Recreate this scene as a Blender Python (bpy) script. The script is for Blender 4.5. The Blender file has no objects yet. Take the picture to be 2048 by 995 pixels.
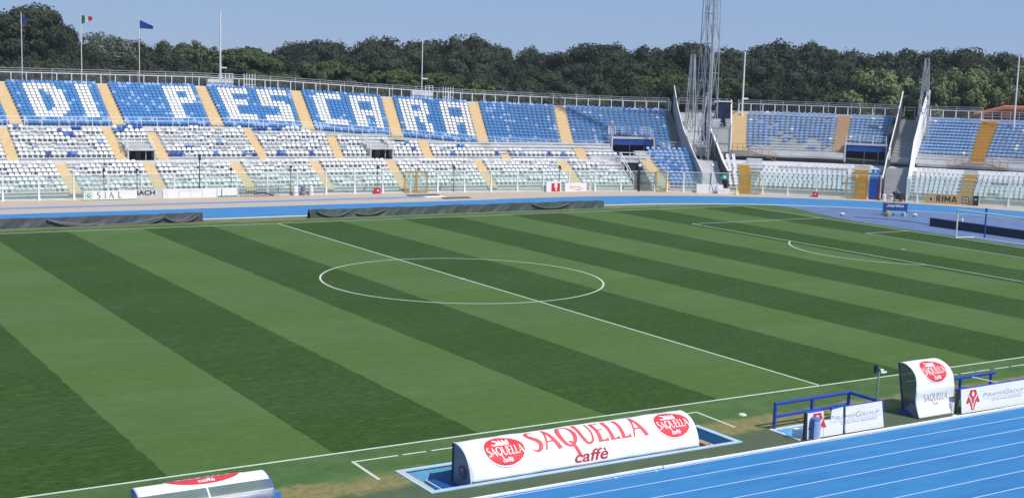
import bpy, bmesh, math, random
import numpy as np
from mathutils import Vector, Matrix
random.seed(7); np.random.seed(7)
scene = bpy.context.scene
COL = scene.collection

# ------------------------------------------------------------------ camera
CAM = np.array([-41.463, -72.1002, 13.2227]); YAW, PITCH, ROLL, FOC = .5599, .1338, .0294, 2589.77
fw = np.array([math.sin(YAW)*math.cos(PITCH), math.cos(YAW)*math.cos(PITCH), -math.sin(PITCH)])
r0 = np.array([math.cos(YAW), -math.sin(YAW), 0]); u0 = np.cross(r0, fw)
rx = r0*math.cos(ROLL)+u0*math.sin(ROLL); uy = -r0*math.sin(ROLL)+u0*math.cos(ROLL)
cd = bpy.data.cameras.new('camera'); cam = bpy.data.objects.new('camera', cd); COL.objects.link(cam)
m = Matrix.Identity(4)
for i in range(3):
    m[i][0], m[i][1], m[i][2], m[i][3] = rx[i], uy[i], -fw[i], CAM[i]
cam.matrix_world = m
cd.sensor_fit = 'HORIZONTAL'; cd.sensor_width = 36; cd.lens = FOC/2048*36; cd.clip_start = .5; cd.clip_end = 6000
scene.camera = cam

# ------------------------------------------------------------------ sky, sun, exposure
SUNV = Vector((.31, -.69, 1.0)).normalized()          # towards the sun
elev = math.asin(SUNV.z); azim = math.atan2(SUNV.x, SUNV.y)
w = bpy.data.worlds.new('World'); scene.world = w; w.use_nodes = True
nt = w.node_tree; bg = nt.nodes['Background']
sky = nt.nodes.new('ShaderNodeTexSky'); sky.sky_type = 'NISHITA'; sky.sun_disc = False
sky.sun_elevation = elev; sky.sun_rotation = azim
sky.altitude = 0; sky.air_density = 1.0; sky.dust_density = .0; sky.ozone_density = 6.0
tint = nt.nodes.new('ShaderNodeMix'); tint.data_type = 'RGBA'; tint.inputs[0].default_value = .82
nt.links.new(sky.outputs[0], tint.inputs[6]); tint.inputs[7].default_value = (2.45, 3.80, 6.5, 1)      # the clear even blue of the day, over the whole dome
nt.links.new(tint.outputs[2], bg.inputs[0]); bg.inputs[1].default_value = .105
sd = bpy.data.lights.new('sun', 'SUN'); sd.energy = 4.3; sd.angle = math.radians(.53); sd.color = (1, .955, .88)
sun = bpy.data.objects.new('sun', sd); COL.objects.link(sun)
sun.rotation_euler = SUNV.to_track_quat('Z', 'Y').to_euler(); sun.location = (0, 0, 60)
scene.view_settings.view_transform = 'Standard'; scene.view_settings.look = 'None'
scene.view_settings.gamma = 1; scene.view_settings.exposure = 0.0; scene.view_settings.use_curve_mapping = False

# ------------------------------------------------------------------ materials
class NT:
    def __init__(s, m): s.t = m.node_tree; s.n = s.t.nodes
    def add(s, t, **k):
        x = s.n.new(t)
        for a, b in k.items(): setattr(x, a, b)
        return x
    def put(s, sock, v):
        if hasattr(v, 'links'): s.t.links.new(v, sock)
        elif v is not None: sock.default_value = v
    def math(s, op, a, b=None, c=None, clamp=False):
        x = s.add('ShaderNodeMath', operation=op, use_clamp=clamp); s.put(x.inputs[0], a)
        if b is not None: s.put(x.inputs[1], b)
        if c is not None: s.put(x.inputs[2], c)
        return x.outputs[0]
    def mix(s, f, a, b, mode='MIX'):
        x = s.add('ShaderNodeMix', data_type='RGBA', blend_type=mode)
        s.put(x.inputs[0], f); s.put(x.inputs[6], a); s.put(x.inputs[7], b); return x.outputs[2]
    def noise(s, vec, scale, detail=4, rough=.6):
        x = s.add('ShaderNodeTexNoise'); s.put(x.inputs['Vector'], vec); x.inputs['Scale'].default_value = scale
        x.inputs['Detail'].default_value = detail; x.inputs['Roughness'].default_value = rough; return x.outputs[0]
    def rng(s, v, a, b, c=0., d=1.):
        x = s.add('ShaderNodeMapRange'); s.put(x.inputs[0], v)
        for i, q in enumerate((a, b, c, d)): x.inputs[i+1].default_value = q
        return x.outputs[0]
    def pos(s, sc=(1, 1, 1)):
        g = s.add('ShaderNodeNewGeometry').outputs['Position']
        if sc == (1, 1, 1): return g
        x = s.add('ShaderNodeVectorMath', operation='MULTIPLY'); s.put(x.inputs[0], g); x.inputs[1].default_value = sc
        return x.outputs[0]
def c4(c): return (c[0], c[1], c[2], 1)
MATS = {}
def mat(name, col, rough=.7, var=.12, scale=3., spec=.3, metal=0., dirt=None, dscale=.8, dlo=.5, dhi=.75, bump=0., stretch=(1, 1, 1)):
    if name in MATS: return MATS[name]
    m = bpy.data.materials.new(name); m.use_nodes = True; N = NT(m); b = N.n['Principled BSDF']
    p = N.pos(stretch)
    f = N.noise(p, scale)
    a = tuple(min(1, x*(1-var)) for x in col); c = tuple(min(1, x*(1+var)) for x in col)
    out = N.mix(N.rng(f, .3, .7), c4(a), c4(c))
    if dirt:
        out = N.mix(N.rng(N.noise(p, dscale, 6, .7), dlo, dhi), out, c4(dirt))
    N.put(b.inputs['Base Color'], out)
    b.inputs['Roughness'].default_value = rough; b.inputs['Specular IOR Level'].default_value = spec
    b.inputs['Metallic'].default_value = metal
    if bump:
        bn = N.add('ShaderNodeBump'); bn.inputs['Strength'].default_value = bump; bn.inputs['Distance'].default_value = .02
        N.put(bn.inputs['Height'], N.noise(p, scale*6)); N.t.links.new(bn.outputs[0], b.inputs['Normal'])
    MATS[name] = m; return m

concrete = mat('concrete', (.61, .605, .60), .9, .1, 1.5, dirt=(.42, .41, .40), dscale=.35, bump=.3)
concrete_w = mat('painted_concrete', (.60, .60, .61), .85, .06, 1.2, dirt=(.42, .42, .42), dscale=.5)
concrete_d = mat('grey_concrete', (.27, .27, .27), .9, .12, 1.5, dirt=(.18, .18, .175), dscale=.4)
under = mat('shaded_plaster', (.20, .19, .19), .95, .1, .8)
tan_step = mat('tan_stair_paint', (.70, .53, .30), .85, .08, 2.5, dirt=(.62, .52, .38), dscale=.6, dlo=.55, dhi=.8)
tan_step2 = mat('ochre_stair_paint', (.50, .29, .07), .85, .1, 2.5)
yel_step = mat('yellow_gate_paint', (.50, .31, .05), .6, .1, 2.5)
orange_frame = mat('orange_frame_paint', (.55, .27, .05), .55, .08, 3)
brown_rail = mat('rust_brown_paint', (.30, .16, .08), .7, .12, 3)
white_paint = mat('white_paint', (.78, .78, .77), .55, .05, 4, dirt=(.5, .5, .48), dscale=2, dlo=.6, dhi=.9)
grey_steel = mat('galvanised_steel', (.50, .51, .53), .5, .1, 3, metal=.2)
mast_steel = mat('mast_steel', (.38, .39, .42), .5, .12, 1.2, metal=.15)
dark_iron_and_recess = mat('dark_iron_and_recess', (.03, .03, .035), .6, .2, 3)  # also the near-black that stands for shade inside openings
seat_blue = mat('blue_seat_plastic', (.055, .235, .54), .5, .14, 1.4, spec=.4)
seat_dblue = mat('deep_and_shadowed_blue_seat_plastic', (.022, .09, .45), .45, .12, 1.4, spec=.4)
seat_lblue = mat('faded_blue_seat_plastic', (.27, .43, .70), .6, .12, 1.4)
seat_pblue = mat('pale_blue_seat_plastic', (.25, .39, .62), .6, .12, 1.0)
seat_white = mat('white_seat_plastic', (.80, .80, .80), .5, .04, 2.)
seat_dwhite = mat('weathered_white_seat_plastic', (.73, .73, .71), .6, .08, 2.)
red_sign = mat('red_print', (.60, .03, .05), .5, .05, 3)
green_sign = mat('green_print', (.04, .30, .16), .5, .05, 3)
black_print = mat('black_print', (.02, .02, .02), .5, .1, 3)
grey_print = mat('grey_print', (.30, .30, .32), .5, .05, 3)
lgrey_print = mat('light_grey_print', (.42, .42, .44), .5, .05, 3)
white_sheet = mat('white_banner', (.82, .82, .82), .6, .03, 2)
tan_sheet = mat('tan_banner', (.52, .38, .20), .7, .05, 2)
tarp = mat('dark_tarpaulin', (.055, .062, .075), .55, .18, 1.8, spec=.5, bump=.3)
tarp_g = mat('green_black_tarpaulin', (.05, .07, .068), .6, .2, 1.8, spec=.4, bump=.3)
navy_box = mat('navy_board', (.008, .016, .045), .4, .2, 1.5)
blue_pad = mat('blue_foam_padding', (.02, .06, .36), .6, .1, 3)
sky_paint = mat('sky_blue_paint', (.14, .42, .66), .8, .1, 2, dirt=(.34, .52, .66), dscale=2.5)
rim_paint = mat('pale_blue_kerb_paint', (.38, .56, .70), .8, .1, 2, dirt=(.55, .48, .36), dscale=1.2, dlo=.52, dhi=.7)
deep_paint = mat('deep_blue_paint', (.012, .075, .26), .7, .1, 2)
wood = mat('bench_wood', (.42, .28, .15), .7, .2, 4)
canvas = mat('white_canvas', (.80, .80, .82), .6, .03, 1.2)
panel_grey = mat('bluish_grey_panel', (.17, .20, .28), .35, .08, 2, spec=.6)
logo_red = mat('logo_red', (.66, .045, .055), .55, .05, 2)
letter_red = mat('lettering_red', (.66, .09, .10), .6, .08, 2)
dark_red = mat('dark_red_lettering', (.42, .03, .045), .6, .06, 2)
logo_white = mat('logo_white', (.84, .84, .84), .55, .03, 2)
bin_blue = mat('blue_plastic', (.07, .16, .42), .4, .1, 3)
bark = mat('bark', (.12, .085, .06), .95, .25, 4)
brick_red = mat('salmon_render', (.50, .16, .10), .9, .06, 1)
roof_red = mat('roof_salmon', (.55, .20, .13), .9, .08, 1)
win_dark = mat('dark_glass', (.03, .035, .045), .2, .1, 1, spec=.6)
screen_blue = mat('navy_screen', (.012, .025, .07), .8, .15, .6)
canopy_blue = mat('blue_tarpaulin', (.02, .075, .32), .6, .1, 1.5)
flag_blue = mat('flag_blue', (.03, .06, .33), .8, .06, 2)
flag_green = mat('flag_green', (.01, .16, .08), .8, .06, 2)
flag_red = mat('flag_red', (.60, .03, .06), .8, .06, 2)
teal = mat('teal_sign', (.03, .32, .30), .5, .06, 2)
cone_y = mat('yellow_plastic', (.80, .70, .15), .5, .06, 2)

def glass_mat(name, tint, haze, fac, rough=.25):
    m = bpy.data.materials.new(name); m.use_nodes = True; N = NT(m); N.n.clear()
    o = N.add('ShaderNodeOutputMaterial'); t = N.add('ShaderNodeBsdfTransparent'); t.inputs[0].default_value = c4(tint)
    d = N.add('ShaderNodeBsdfPrincipled'); d.inputs['Base Color'].default_value = c4(haze); d.inputs['Roughness'].default_value = rough
    f = N.rng(N.noise(N.pos(), 1.1, 3), .3, .7, fac*.75, min(1, fac*1.25))
    x = N.add('ShaderNodeMixShader'); N.put(x.inputs[0], f)
    N.t.links.new(t.outputs[0], x.inputs[1]); N.t.links.new(d.outputs[0], x.inputs[2]); N.t.links.new(x.outputs[0], o.inputs[0])
    MATS[name] = m; return m
fence_glass = glass_mat('fence_glass', (.92, .98, .955), (.60, .67, .645), .13)
dug_glass = glass_mat('dugout_polycarbonate', (.74, .80, .90), (.34, .38, .50), .30)

# leaves: colour varies with the place so that clumps and trees differ
def leaf_mat(name, a, b, c):
    m = bpy.data.materials.new(name); m.use_nodes = True; N = NT(m); s = N.n['Principled BSDF']
    p = N.pos(); oi = N.add('ShaderNodeObjectInfo').outputs['Random']
    col = N.mix(N.rng(N.noise(p, .45, 4, .65), .32, .68), c4(a), c4(b))
    col = N.mix(N.rng(N.noise(p, 2.6, 2), .45, .75, 0, .7), col, c4(c))
    col = N.mix(N.math('MULTIPLY', oi, .45), col, c4(tuple(x*.62 for x in a)))
    N.put(s.inputs['Base Color'], col); s.inputs['Roughness'].default_value = .75; s.inputs['Specular IOR Level'].default_value = .2
    MATS[name] = m; return m
pine_leaf = leaf_mat('pine_needles', (.029, .043, .024), (.050, .065, .034), (.074, .088, .045))
stone_leaf = leaf_mat('stone_pine_needles', (.055, .082, .026), (.095, .125, .044), (.15, .17, .07))
decid_leaf = leaf_mat('broad_leaves', (.105, .145, .055), (.18, .225, .095), (.25, .29, .13))
bright_leaf = leaf_mat('young_leaves', (.10, .19, .03), (.17, .29, .05), (.2, .32, .07))
shrub_leaf = leaf_mat('shrub_leaves', (.060, .066, .040), (.095, .095, .062), (.13, .12, .08))

# grass
def grass():
    m = bpy.data.materials.new('mown_grass'); m.use_nodes = True; N = NT(m); b = N.n['Principled BSDF']
    p = N.pos(); sp = N.add('ShaderNodeSeparateXYZ'); N.put(sp.inputs[0], p); x, y = sp.outputs[0], sp.outputs[1]
    wob = N.math('MULTIPLY', N.math('SUBTRACT', N.noise(p, .9, 3), .5), .28)
    xs = N.math('ADD', x, wob)
    tri = N.math('PINGPONG', N.math('ADD', xs, 5.833*40), 5.833)          # 0..5.833..0
    fr = N.math('FRACT', N.math('DIVIDE', N.math('ADD', xs, 11.6667*20), 11.6667))
    dark = N.math('LESS_THAN', fr, .5)
    inside = N.math('MULTIPLY', N.math('LESS_THAN', N.math('ABSOLUTE', y), 32.05), N.math('LESS_THAN', N.math('ABSOLUTE', x), 52.6))
    f = N.math('MULTIPLY', dark, inside)
    big = N.noise(p, .12, 3)
    L = N.mix(N.rng(big, .3, .7), c4((.068, .126, .033)), c4((.088, .150, .042)))
    D = N.mix(N.rng(big, .3, .7), c4((.021, .052, .006)), c4((.028, .061, .010)))
    O = N.mix(N.rng(N.noise(p, .5, 5, .7), .35, .65), c4((.048, .105, .026)), c4((.090, .155, .048)))
    col = N.mix(inside, O, L); col = N.mix(f, col, D)
    # cross mowing lanes, fainter
    ya = N.math('ADD', y, N.math('MULTIPLY', N.math('SUBTRACT', N.noise(p, .6, 3), .5), .8))
    cr = N.math('LESS_THAN', N.math('FRACT', N.math('DIVIDE', N.math('ADD', ya, 200.), 11.2)), .5)
    col = N.mix(N.math('MULTIPLY', N.math('MULTIPLY', cr, inside), .75), col, N.mix(f, c4((.068, .132, .024)), c4((.018, .053, .001))))
    pt = N.noise(N.pos((.5, 1.6, 1)), 1., 5, .65)
    col = N.mix(N.rng(pt, .30, .50, .22, 0), col, c4((.030, .062, .012))); col = N.mix(N.rng(pt, .52, .72, 0, .22), col, c4((.130, .180, .070)))
    # fine blades and tufts: streaks along the length of the pitch
    st = N.noise(N.pos((2.2, 9, 3)), 1., 6, .72)
    col = N.mix(N.rng(st, .40, .66, 0, .55), col, N.mix(.55, col, c4((.15, .22, .08))))
    fi = N.noise(N.pos((6, 16, 6)), 1., 4, .75)
    col = N.mix(N.rng(fi, .40, .62, .30, 0), col, N.mix(.5, col, c4((.015, .04, .010))))
    # worn, sandy strip by the dugouts and behind the far touchline
    wn = N.noise(p, .55, 6, .65)
    yw = N.math('ADD', y, N.math('MULTIPLY', N.math('SUBTRACT', wn, .5), 2.2))
    band = N.math('MULTIPLY', N.rng(yw, -36.5, -36.0), N.rng(yw, -34.9, -34.5, 1, 0))
    xm = N.math('SUBTRACT', 1., N.math('MULTIPLY', N.rng(x, -8.5, -7.), N.rng(x, -3.5, -5., 0, 1)))
    patch = N.rng(N.noise(p, .23, 3), .38, .50)
    band = N.math('MULTIPLY', N.math('MULTIPLY', band, N.rng(N.noise(p, 3.2, 4, .7), .35, .6, .35, 1.)), N.math('MAXIMUM', patch, N.rng(x, -29, -24, 0, .8)))
    col = N.mix(band, col, N.mix(N.rng(N.noise(p, 5, 3), .3, .7), c4((.30, .22, .10)), c4((.22, .20, .085))))
    far = N.math('MULTIPLY', N.rng(yw, 33.4, 34.2), N.rng(N.noise(p, 1.2, 4), .3, .6, .35, .9))
    col = N.mix(far, col, c4((.20, .20, .095)))
    # flat synthetic strip beside the near track
    syn = N.rng(N.math('ADD', y, N.math('MULTIPLY', N.math('SUBTRACT', wn, .5), .9)), -36.3, -36.5)
    col = N.mix(syn, col, N.mix(N.rng(N.noise(p, 1.3, 5, .7), .3, .7), c4((.072, .105, .058)), c4((.100, .125, .075))))
    N.put(b.inputs['Base Color'], col); b.inputs['Roughness'].default_value = .9; b.inputs['Specular IOR Level'].default_value = .12
    bn = N.add('ShaderNodeBump'); bn.inputs['Strength'].default_value = .5; bn.inputs['Distance'].default_value = .03
    N.put(bn.inputs['Height'], N.noise(p, 9, 4, .7)); N.t.links.new(bn.outputs[0], b.inputs['Normal'])
    return m
grass_m = grass()
line_m = mat('chalk_line', (.53, .58, .49), .9, .1, 6, dirt=(.30, .40, .22), dscale=5, dlo=.55, dhi=.85)
track_m = mat('blue_track_rubber', (.028, .178, .405), .85, .09, .6, dirt=(.050, .215, .45), dscale=1.3, dlo=.4, dhi=.7, bump=.15, stretch=(.25, 1.6, 1))
lane_m = mat('lane_line_paint', (.45, .60, .80), .8, .08, 6)
kerb_m = mat('white_kerb', (.80, .79, .76), .8, .05, 2, dirt=(.55, .42, .36), dscale=3, dlo=.6, dhi=.8)
dzone_m = mat('dull_blue_rubber', (.105, .165, .31), .9, .10, .25, dirt=(.14, .20, .34), dscale=.6, dlo=.45, dhi=.7)
apron_m = mat('beige_apron', (.50, .385, .295), .9, .07, .5, dirt=(.45, .38, .27), dscale=.25, dlo=.4, dhi=.7)
strip_m = mat('runway_blue', (.13, .24, .50), .9, .1, .5)
base_m = mat('pine_floor', (.12, .10, .06), .95, .25, .3, dirt=(.05, .08, .03), dscale=.05)

# ------------------------------------------------------------------ mesh helpers
class MB:
    def __init__(s): s.v = []; s.f = []; s.m = []
    def add(s, vs, fs, mi=0):
        k = len(s.v); s.v += [tuple(map(float, a)) for a in vs]; s.f += [tuple(k+i for i in f) for f in fs]; s.m += [mi]*len(fs); return s
    def hexa(s, p, mi=0):                    # 8 corners: bottom ring 0-3, top ring 4-7
        return s.add(p, [(3, 2, 1, 0), (4, 5, 6, 7), (0, 1, 5, 4), (1, 2, 6, 5), (2, 3, 7, 6), (3, 0, 4, 7)], mi)
    def box(s, x0, y0, z0, x1, y1, z1, mi=0):
        return s.hexa([(x0, y0, z0), (x1, y0, z0), (x1, y1, z0), (x0, y1, z0), (x0, y0, z1), (x1, y0, z1), (x1, y1, z1), (x0, y1, z1)], mi)
    def bar(s, a, b, w, h=None, mi=0):
        a, b = Vector(a), Vector(b); d = (b-a).normalized(); h = h or w
        up = Vector((0, 0, 1)) if abs(d.z) < .95 else Vector((1, 0, 0))
        x = d.cross(up).normalized()*w/2; y = x.normalized().cross(d).normalized()*h/2
        return s.hexa([a-x-y, a+x-y, a+x+y, a-x+y, b-x-y, b+x-y, b+x+y, b-x+y], mi)
    def tube(s, a, b, r, r2=None, n=6, mi=0, cap=True):
        a, b = Vector(a), Vector(b); r2 = r if r2 is None else r2; d = (b-a).normalized()
        up = Vector((0, 0, 1)) if abs(d.z) < .95 else Vector((1, 0, 0))
        x = d.cross(up).normalized(); y = x.cross(d)
        vs = [a+(x*math.cos(2*math.pi*i/n)+y*math.sin(2*math.pi*i/n))*r for i in range(n)]
        vs += [b+(x*math.cos(2*math.pi*i/n)+y*math.sin(2*math.pi*i/n))*r2 for i in range(n)]
        fs = [(i, (i+1) % n, n+(i+1) % n, n+i) for i in range(n)]
        if cap: fs += [tuple(range(n-1, -1, -1)), tuple(range(n, 2*n))]
        return s.add(vs, fs, mi)
    def quad(s, a, b, c, d, mi=0): return s.add([a, b, c, d], [(0, 1, 2, 3)], mi)
    def prism(s, pts, d, mi=0):              # polygon extruded by vector d
        n = len(pts); d = Vector(d); vs = [Vector(p) for p in pts]+[Vector(p)+d for p in pts]
        return s.add(vs, [tuple(range(n-1, -1, -1)), tuple(range(n, 2*n))]+[(i, (i+1) % n, n+(i+1) % n, n+i) for i in range(n)], mi)
    def grid(s, f, nu, nv, mi=0):
        vs = [f(i/nu, j/nv) for j in range(nv+1) for i in range(nu+1)]
        return s.add(vs, [(j*(nu+1)+i, j*(nu+1)+i+1, (j+1)*(nu+1)+i+1, (j+1)*(nu+1)+i) for j in range(nv) for i in range(nu)], mi)
    def ball(s, c, r, n=8, k=5, sc=(1, 1, 1), mi=0):
        c = Vector(c); vs = [c+Vector((0, 0, r*sc[2]))]
        for j in range(1, k):
            t = math.pi*j/k
            vs += [c+Vector((r*sc[0]*math.sin(t)*math.cos(2*math.pi*i/n), r*sc[1]*math.sin(t)*math.sin(2*math.pi*i/n), r*sc[2]*math.cos(t))) for i in range(n)]
        vs.append(c-Vector((0, 0, r*sc[2]))); fs = [(0, 1+i, 1+(i+1) % n) for i in range(n)]
        for j in range(k-2): fs += [(1+j*n+i, 1+(j+1)*n+i, 1+(j+1)*n+(i+1) % n, 1+j*n+(i+1) % n) for i in range(n)]
        b = 1+(k-2)*n; fs += [(b+i, len(vs)-1, b+(i+1) % n) for i in range(n)]
        return s.add(vs, fs, mi)
    def mesh(s, name, mats):
        me = bpy.data.meshes.new(name); me.from_pydata(s.v, [], s.f)
        for q in (mats if isinstance(mats, (list, tuple)) else [mats]): me.materials.append(q)
        if any(s.m): me.polygons.foreach_set('material_index', s.m)
        me.update(); return me
W = {}
def link(name, me, parent=None, mw=None):
    o = bpy.data.objects.new(name, me); COL.objects.link(o); mw = mw or Matrix.Identity(4)
    if parent is not None:
        o.parent = parent; o.matrix_parent_inverse = W[parent.name].inverted()
    o.matrix_basis = mw; W[o.name] = mw
    return o
def part(name, mb, mats, parent, kind=None, mw=None):
    o = link(name, mb.mesh(name, mats), parent, mw)
    if kind: o['kind'] = kind
    return o
def tag(o, label=None, cat=None, group=None, kind=None):
    if label: o['label'] = label
    if cat: o['category'] = cat
    if group: o['group'] = group
    if kind: o['kind'] = kind
    return o
def thing(name, loc, label, cat, group=None):
    return tag(link(name, None, None, Matrix.Translation(Vector(loc))), label, cat, group)
def struct(name, mb, mats): return tag(part(name, mb, mats, None), kind='structure')
def recalc(me):
    bm = bmesh.new(); bm.from_mesh(me); bmesh.ops.recalc_face_normals(bm, faces=bm.faces); bm.to_mesh(me); bm.free()

# ------------------------------------------------------------------ plan curve of the stands: s along, o outward, z up
_ctl = np.array([(-60, 57.3), (-40, 56.9), (-18, 56.2), (-5, 55.7), (6, 55.3), (18, 54.7), (28, 53.8), (38, 52.4), (46, 50.9), (52, 49.2), (58, 46.5),
                 (64, 42.8), (69, 38.4), (73.5, 33.4), (78, 28), (82, 23.7), (86, 19.2), (91, 12), (94, 6), (96, 0), (97, -8)], float)
_t = np.r_[0, np.cumsum(np.hypot(*np.diff(_ctl, axis=0).T))]
_ss = np.arange(0, _t[-1], .25); _P = np.stack([np.interp(_ss, _t, _ctl[:, i]) for i in (0, 1)], -1)
_k = np.exp(-.5*(np.arange(-60, 61)*.25/4.5)**2); _k /= _k.sum()
def _sm(a):
    a = np.r_[a[0]-(a[60:0:-1]-a[0]), a, a[-1]+(a[-1]-a[-2:-62:-1])]
    return np.convolve(a, _k, 'valid')
_P = np.stack([_sm(_P[:, i]) for i in (0, 1)], -1)
_s = np.r_[0, np.cumsum(np.hypot(*np.diff(_P, axis=0).T))]; _s -= np.interp(0, _P[:, 0], _s)
_T = np.gradient(_P, axis=0); _T /= np.hypot(_T[:, 0], _T[:, 1])[:, None]; _N = np.stack([-_T[:, 1], _T[:, 0]], -1)
def nrm(q):
    n = np.array([np.interp(q, _s, _N[:, i]) for i in (0, 1)]); return n/np.hypot(*n)
def S(q, o, z=0.):
    n = nrm(q); return Vector((np.interp(q, _s, _P[:, 0])+n[0]*o, np.interp(q, _s, _P[:, 1])+n[1]*o, z))
def frange(a, b, st):
    n = max(1, int(round((b-a)/st))); return [a+(b-a)*i/n for i in range(n+1)]
def lerp(a, b, t): return a+(b-a)*t
def sbox(mb, s0, s1, o0, o1, z0, z1, mi=0, step=2.):     # curved box; z may be functions of s
    f0 = z0 if callable(z0) else (lambda s: z0); f1 = z1 if callable(z1) else (lambda s: z1)
    q = frange(s0, s1, step)
    for a, b in zip(q[:-1], q[1:]):
        mb.hexa([S(a, o0, f0(a)), S(b, o0, f0(b)), S(b, o1, f0(b)), S(a, o1, f0(a)), S(a, o0, f1(a)), S(b, o0, f1(b)), S(b, o1, f1(b)), S(a, o1, f1(a))], mi)

# heights of the upper tier along s
_zs = [-60, 8, 18, 28, 39, 49, 57, 66, 75, 85, 120]
zub = lambda s: float(np.interp(s, _zs, [6.38, 6.36, 6.02, 5.3, 4.45, 4.08, 4.05, 4.35, 4.45, 4.0, 3.9]))
zut = lambda s: float(np.interp(s, _zs, [10.8, 10.76, 10.51, 10.0, 9.52, 9.22, 9.03, 9.12, 9.1, 9.1, 9.15]))
NU, OU0, OU1 = 14, 15., 25.5
def urow(s, r): return zub(s)+(zut(s)-zub(s))*r/NU
UD = (OU1-OU0)/NU
NL, OL0, LD = 7, 1.5, .8
def lrow(s, r): return .65+r*.353
NM, OM0, MD = 8, 8.6, .78
def mrow(s, r): return 3.45+r*.36
UPPER = (OU0, UD, urow); LOWER = (OL0, LD, lrow); MIDDLE = (OM0, MD, mrow)

# ------------------------------------------------------------------ ground, pitch, track
PIT_A = (-22.35, -37.25, -9.35, -34.72)      # dugout pits (x0, y0, x1, y1)
PIT_B = (-7.2, -38.0, -2.9, -36.45)
PIT_C = (-35.5, -37.25, -26.9, -34.72)
PITS = [PIT_A, PIT_B, PIT_C]
def holed(mb, x0, y0, x1, y1, z, nx=1, ny=1):
    xs = sorted(set([x0, x1]+[p[i] for p in PITS for i in (0, 2)])); ys = sorted(set([y0, y1]+[p[i] for p in PITS for i in (1, 3)]))
    for a, b in zip(xs[:-1], xs[1:]):
        for c, d in zip(ys[:-1], ys[1:]):
            mx, my = (a+b)/2, (c+d)/2
            if not any(p[0] < mx < p[2] and p[1] < my < p[3] for p in PITS):
                mb.quad((a, c, z), (b, c, z), (b, d, z), (a, d, z))
mb = MB(); holed(mb, -3000, -3000, 3000, 3000, -.02); struct('ground', mb, base_m)
mb = MB(); holed(mb, -75, -38.35, 84, 50, 0.); pitch = struct('grass_pitch', mb, grass_m)
def lines(name, segs, width=.12, z=.004, m=line_m, par=None):
    mb = MB()
    for pts in segs:
        n = len(pts)
        for i in range(n-1):
            a, b = Vector((*pts[i], z)), Vector((*pts[i+1], z)); d = (b-a).normalized(); q = Vector((-d.y, d.x, 0))*width/2
            e = d*(width/2 if n == 2 else 0)
            mb.quad(a-q-e, b-q+e, b+q+e, a+q-e)
    return part(name, mb, m, par or pitch)
arc = lambda cx, cy, r, a0, a1, n=72: [(cx+r*math.cos(a0+(a1-a0)*i/n), cy+r*math.sin(a0+(a1-a0)*i/n)) for i in range(n+1)]
HW, HL = 31.97, 52.5
lines('halfway_line', [[(0, -HW+.06), (0, HW-.06)]])
lines('touchline', [[(-HL, -HW), (HL, -HW)]], .13); lines('touchline', [[(-HL, HW), (HL, HW)]], .13)
for sx in (1, -1):
    lines('goal_line', [[(sx*HL, -HW+.13), (sx*HL, HW-.13)]])
    lines('penalty_area', [[(sx*HL-sx*.12, 20.16), (sx*36, 20.16)], [(sx*36, 20.04), (sx*36, -20.04)], [(sx*36, -20.16), (sx*HL-sx*.12, -20.16)]], .12, .0045)
    lines('goal_area', [[(sx*HL-sx*.12, 9.16), (sx*47, 9.16)], [(sx*47, 9.04), (sx*47, -9.04)], [(sx*47, -9.16), (sx*HL-sx*.12, -9.16)]], .12, .0045)
    a = math.acos(5.5/9.15)
    lines('penalty_arc', [arc(sx*41.5, 0, 9.15, (math.pi if sx > 0 else 0)-a+.02, (math.pi if sx > 0 else 0)+a-.02, 30)], .12, .005)
lines('centre_circle', [arc(0, 0, 9.15, 0, 2*math.pi, 120)], .12, .005)
for x, y in ((0, 0), (41.5, 0), (-41.5, 0)):
    mb = MB(); mb.add([(x+.16*math.cos(t*math.pi/6), y+.16*math.sin(t*math.pi/6), .006) for t in range(12)], [tuple(range(12))]); part('spot', mb, line_m, pitch)
ds = []
for a, b in [(-23.1, -21.45), (-21.29, -20.35), (-20.15, -19.2), (-19.0, -18.05), (-17.9, -16.9), (-16.7, -15.7), (-15.5, -14.5), (-14.3, -13.3), (-13.1, -12.1), (-11.9, -10.2), (-10.0, -8.1),
             (4.2, 5.2), (5.4, 6.5), (6.7, 7.7), (7.9, 8.9), (9.0, 9.95), (10.35, 11.35), (11.55, 12.6), (12.8, 13.8)]: ds.append([(a+.06, -33.12), (b-.06, -33.12)])
lines('technical_area_dashes', ds, .11)
lines('technical_area_corner', [[(-23.17, -33.12), (-23.22, -35.2)]], .12, .0045); lines('technical_area_corner', [[(-8.05, -33.15), (-8.15, -35.5)]], .11, .0045)

# D-shaped zone behind the goal, apron and the running track
def fan(mb, inner, outer, z, mi=0):
    for (a, b), (c, d) in zip(zip(inner[:-1], outer[:-1]), zip(inner[1:], outer[1:])):
        mb.quad((*a, z), (*c, z), (*d, z), (*b, z), mi)
TC = (38.4, -.95); TR = 37.5
def oval(off, n=48):
    p = [(-75, TC[1]+TR+off)]+[(x, TC[1]+TR+off) for x in range(-70, 38, 4)]
    p += [(TC[0]+(TR+off)*math.cos(t), TC[1]+(TR+off)*math.sin(t)) for t in np.linspace(math.pi/2, -math.pi/2, n)]
    return p+[(x, TC[1]-TR-off) for x in range(38, -75, -4)]+[(-75, TC[1]-TR-off)]
db = [(56.9, 31.6), (57.0, 29.5), (56.3, 26.5), (55.2, 23.), (54.3, 20.), (53.75, 17.4), (53.65, 9.3), (53.6, 0), (53.65, -18), (55, -24), (57, -31)]
do = [(TC[0]+TR*math.cos(t), TC[1]+TR*math.sin(t)) for t in np.linspace(1.06, -1.0, len(db))]
mb = MB(); fan(mb, db, do, .004); struct('synthetic_zone', mb, dzone_m)
inner = oval(0)
outer = []
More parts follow.
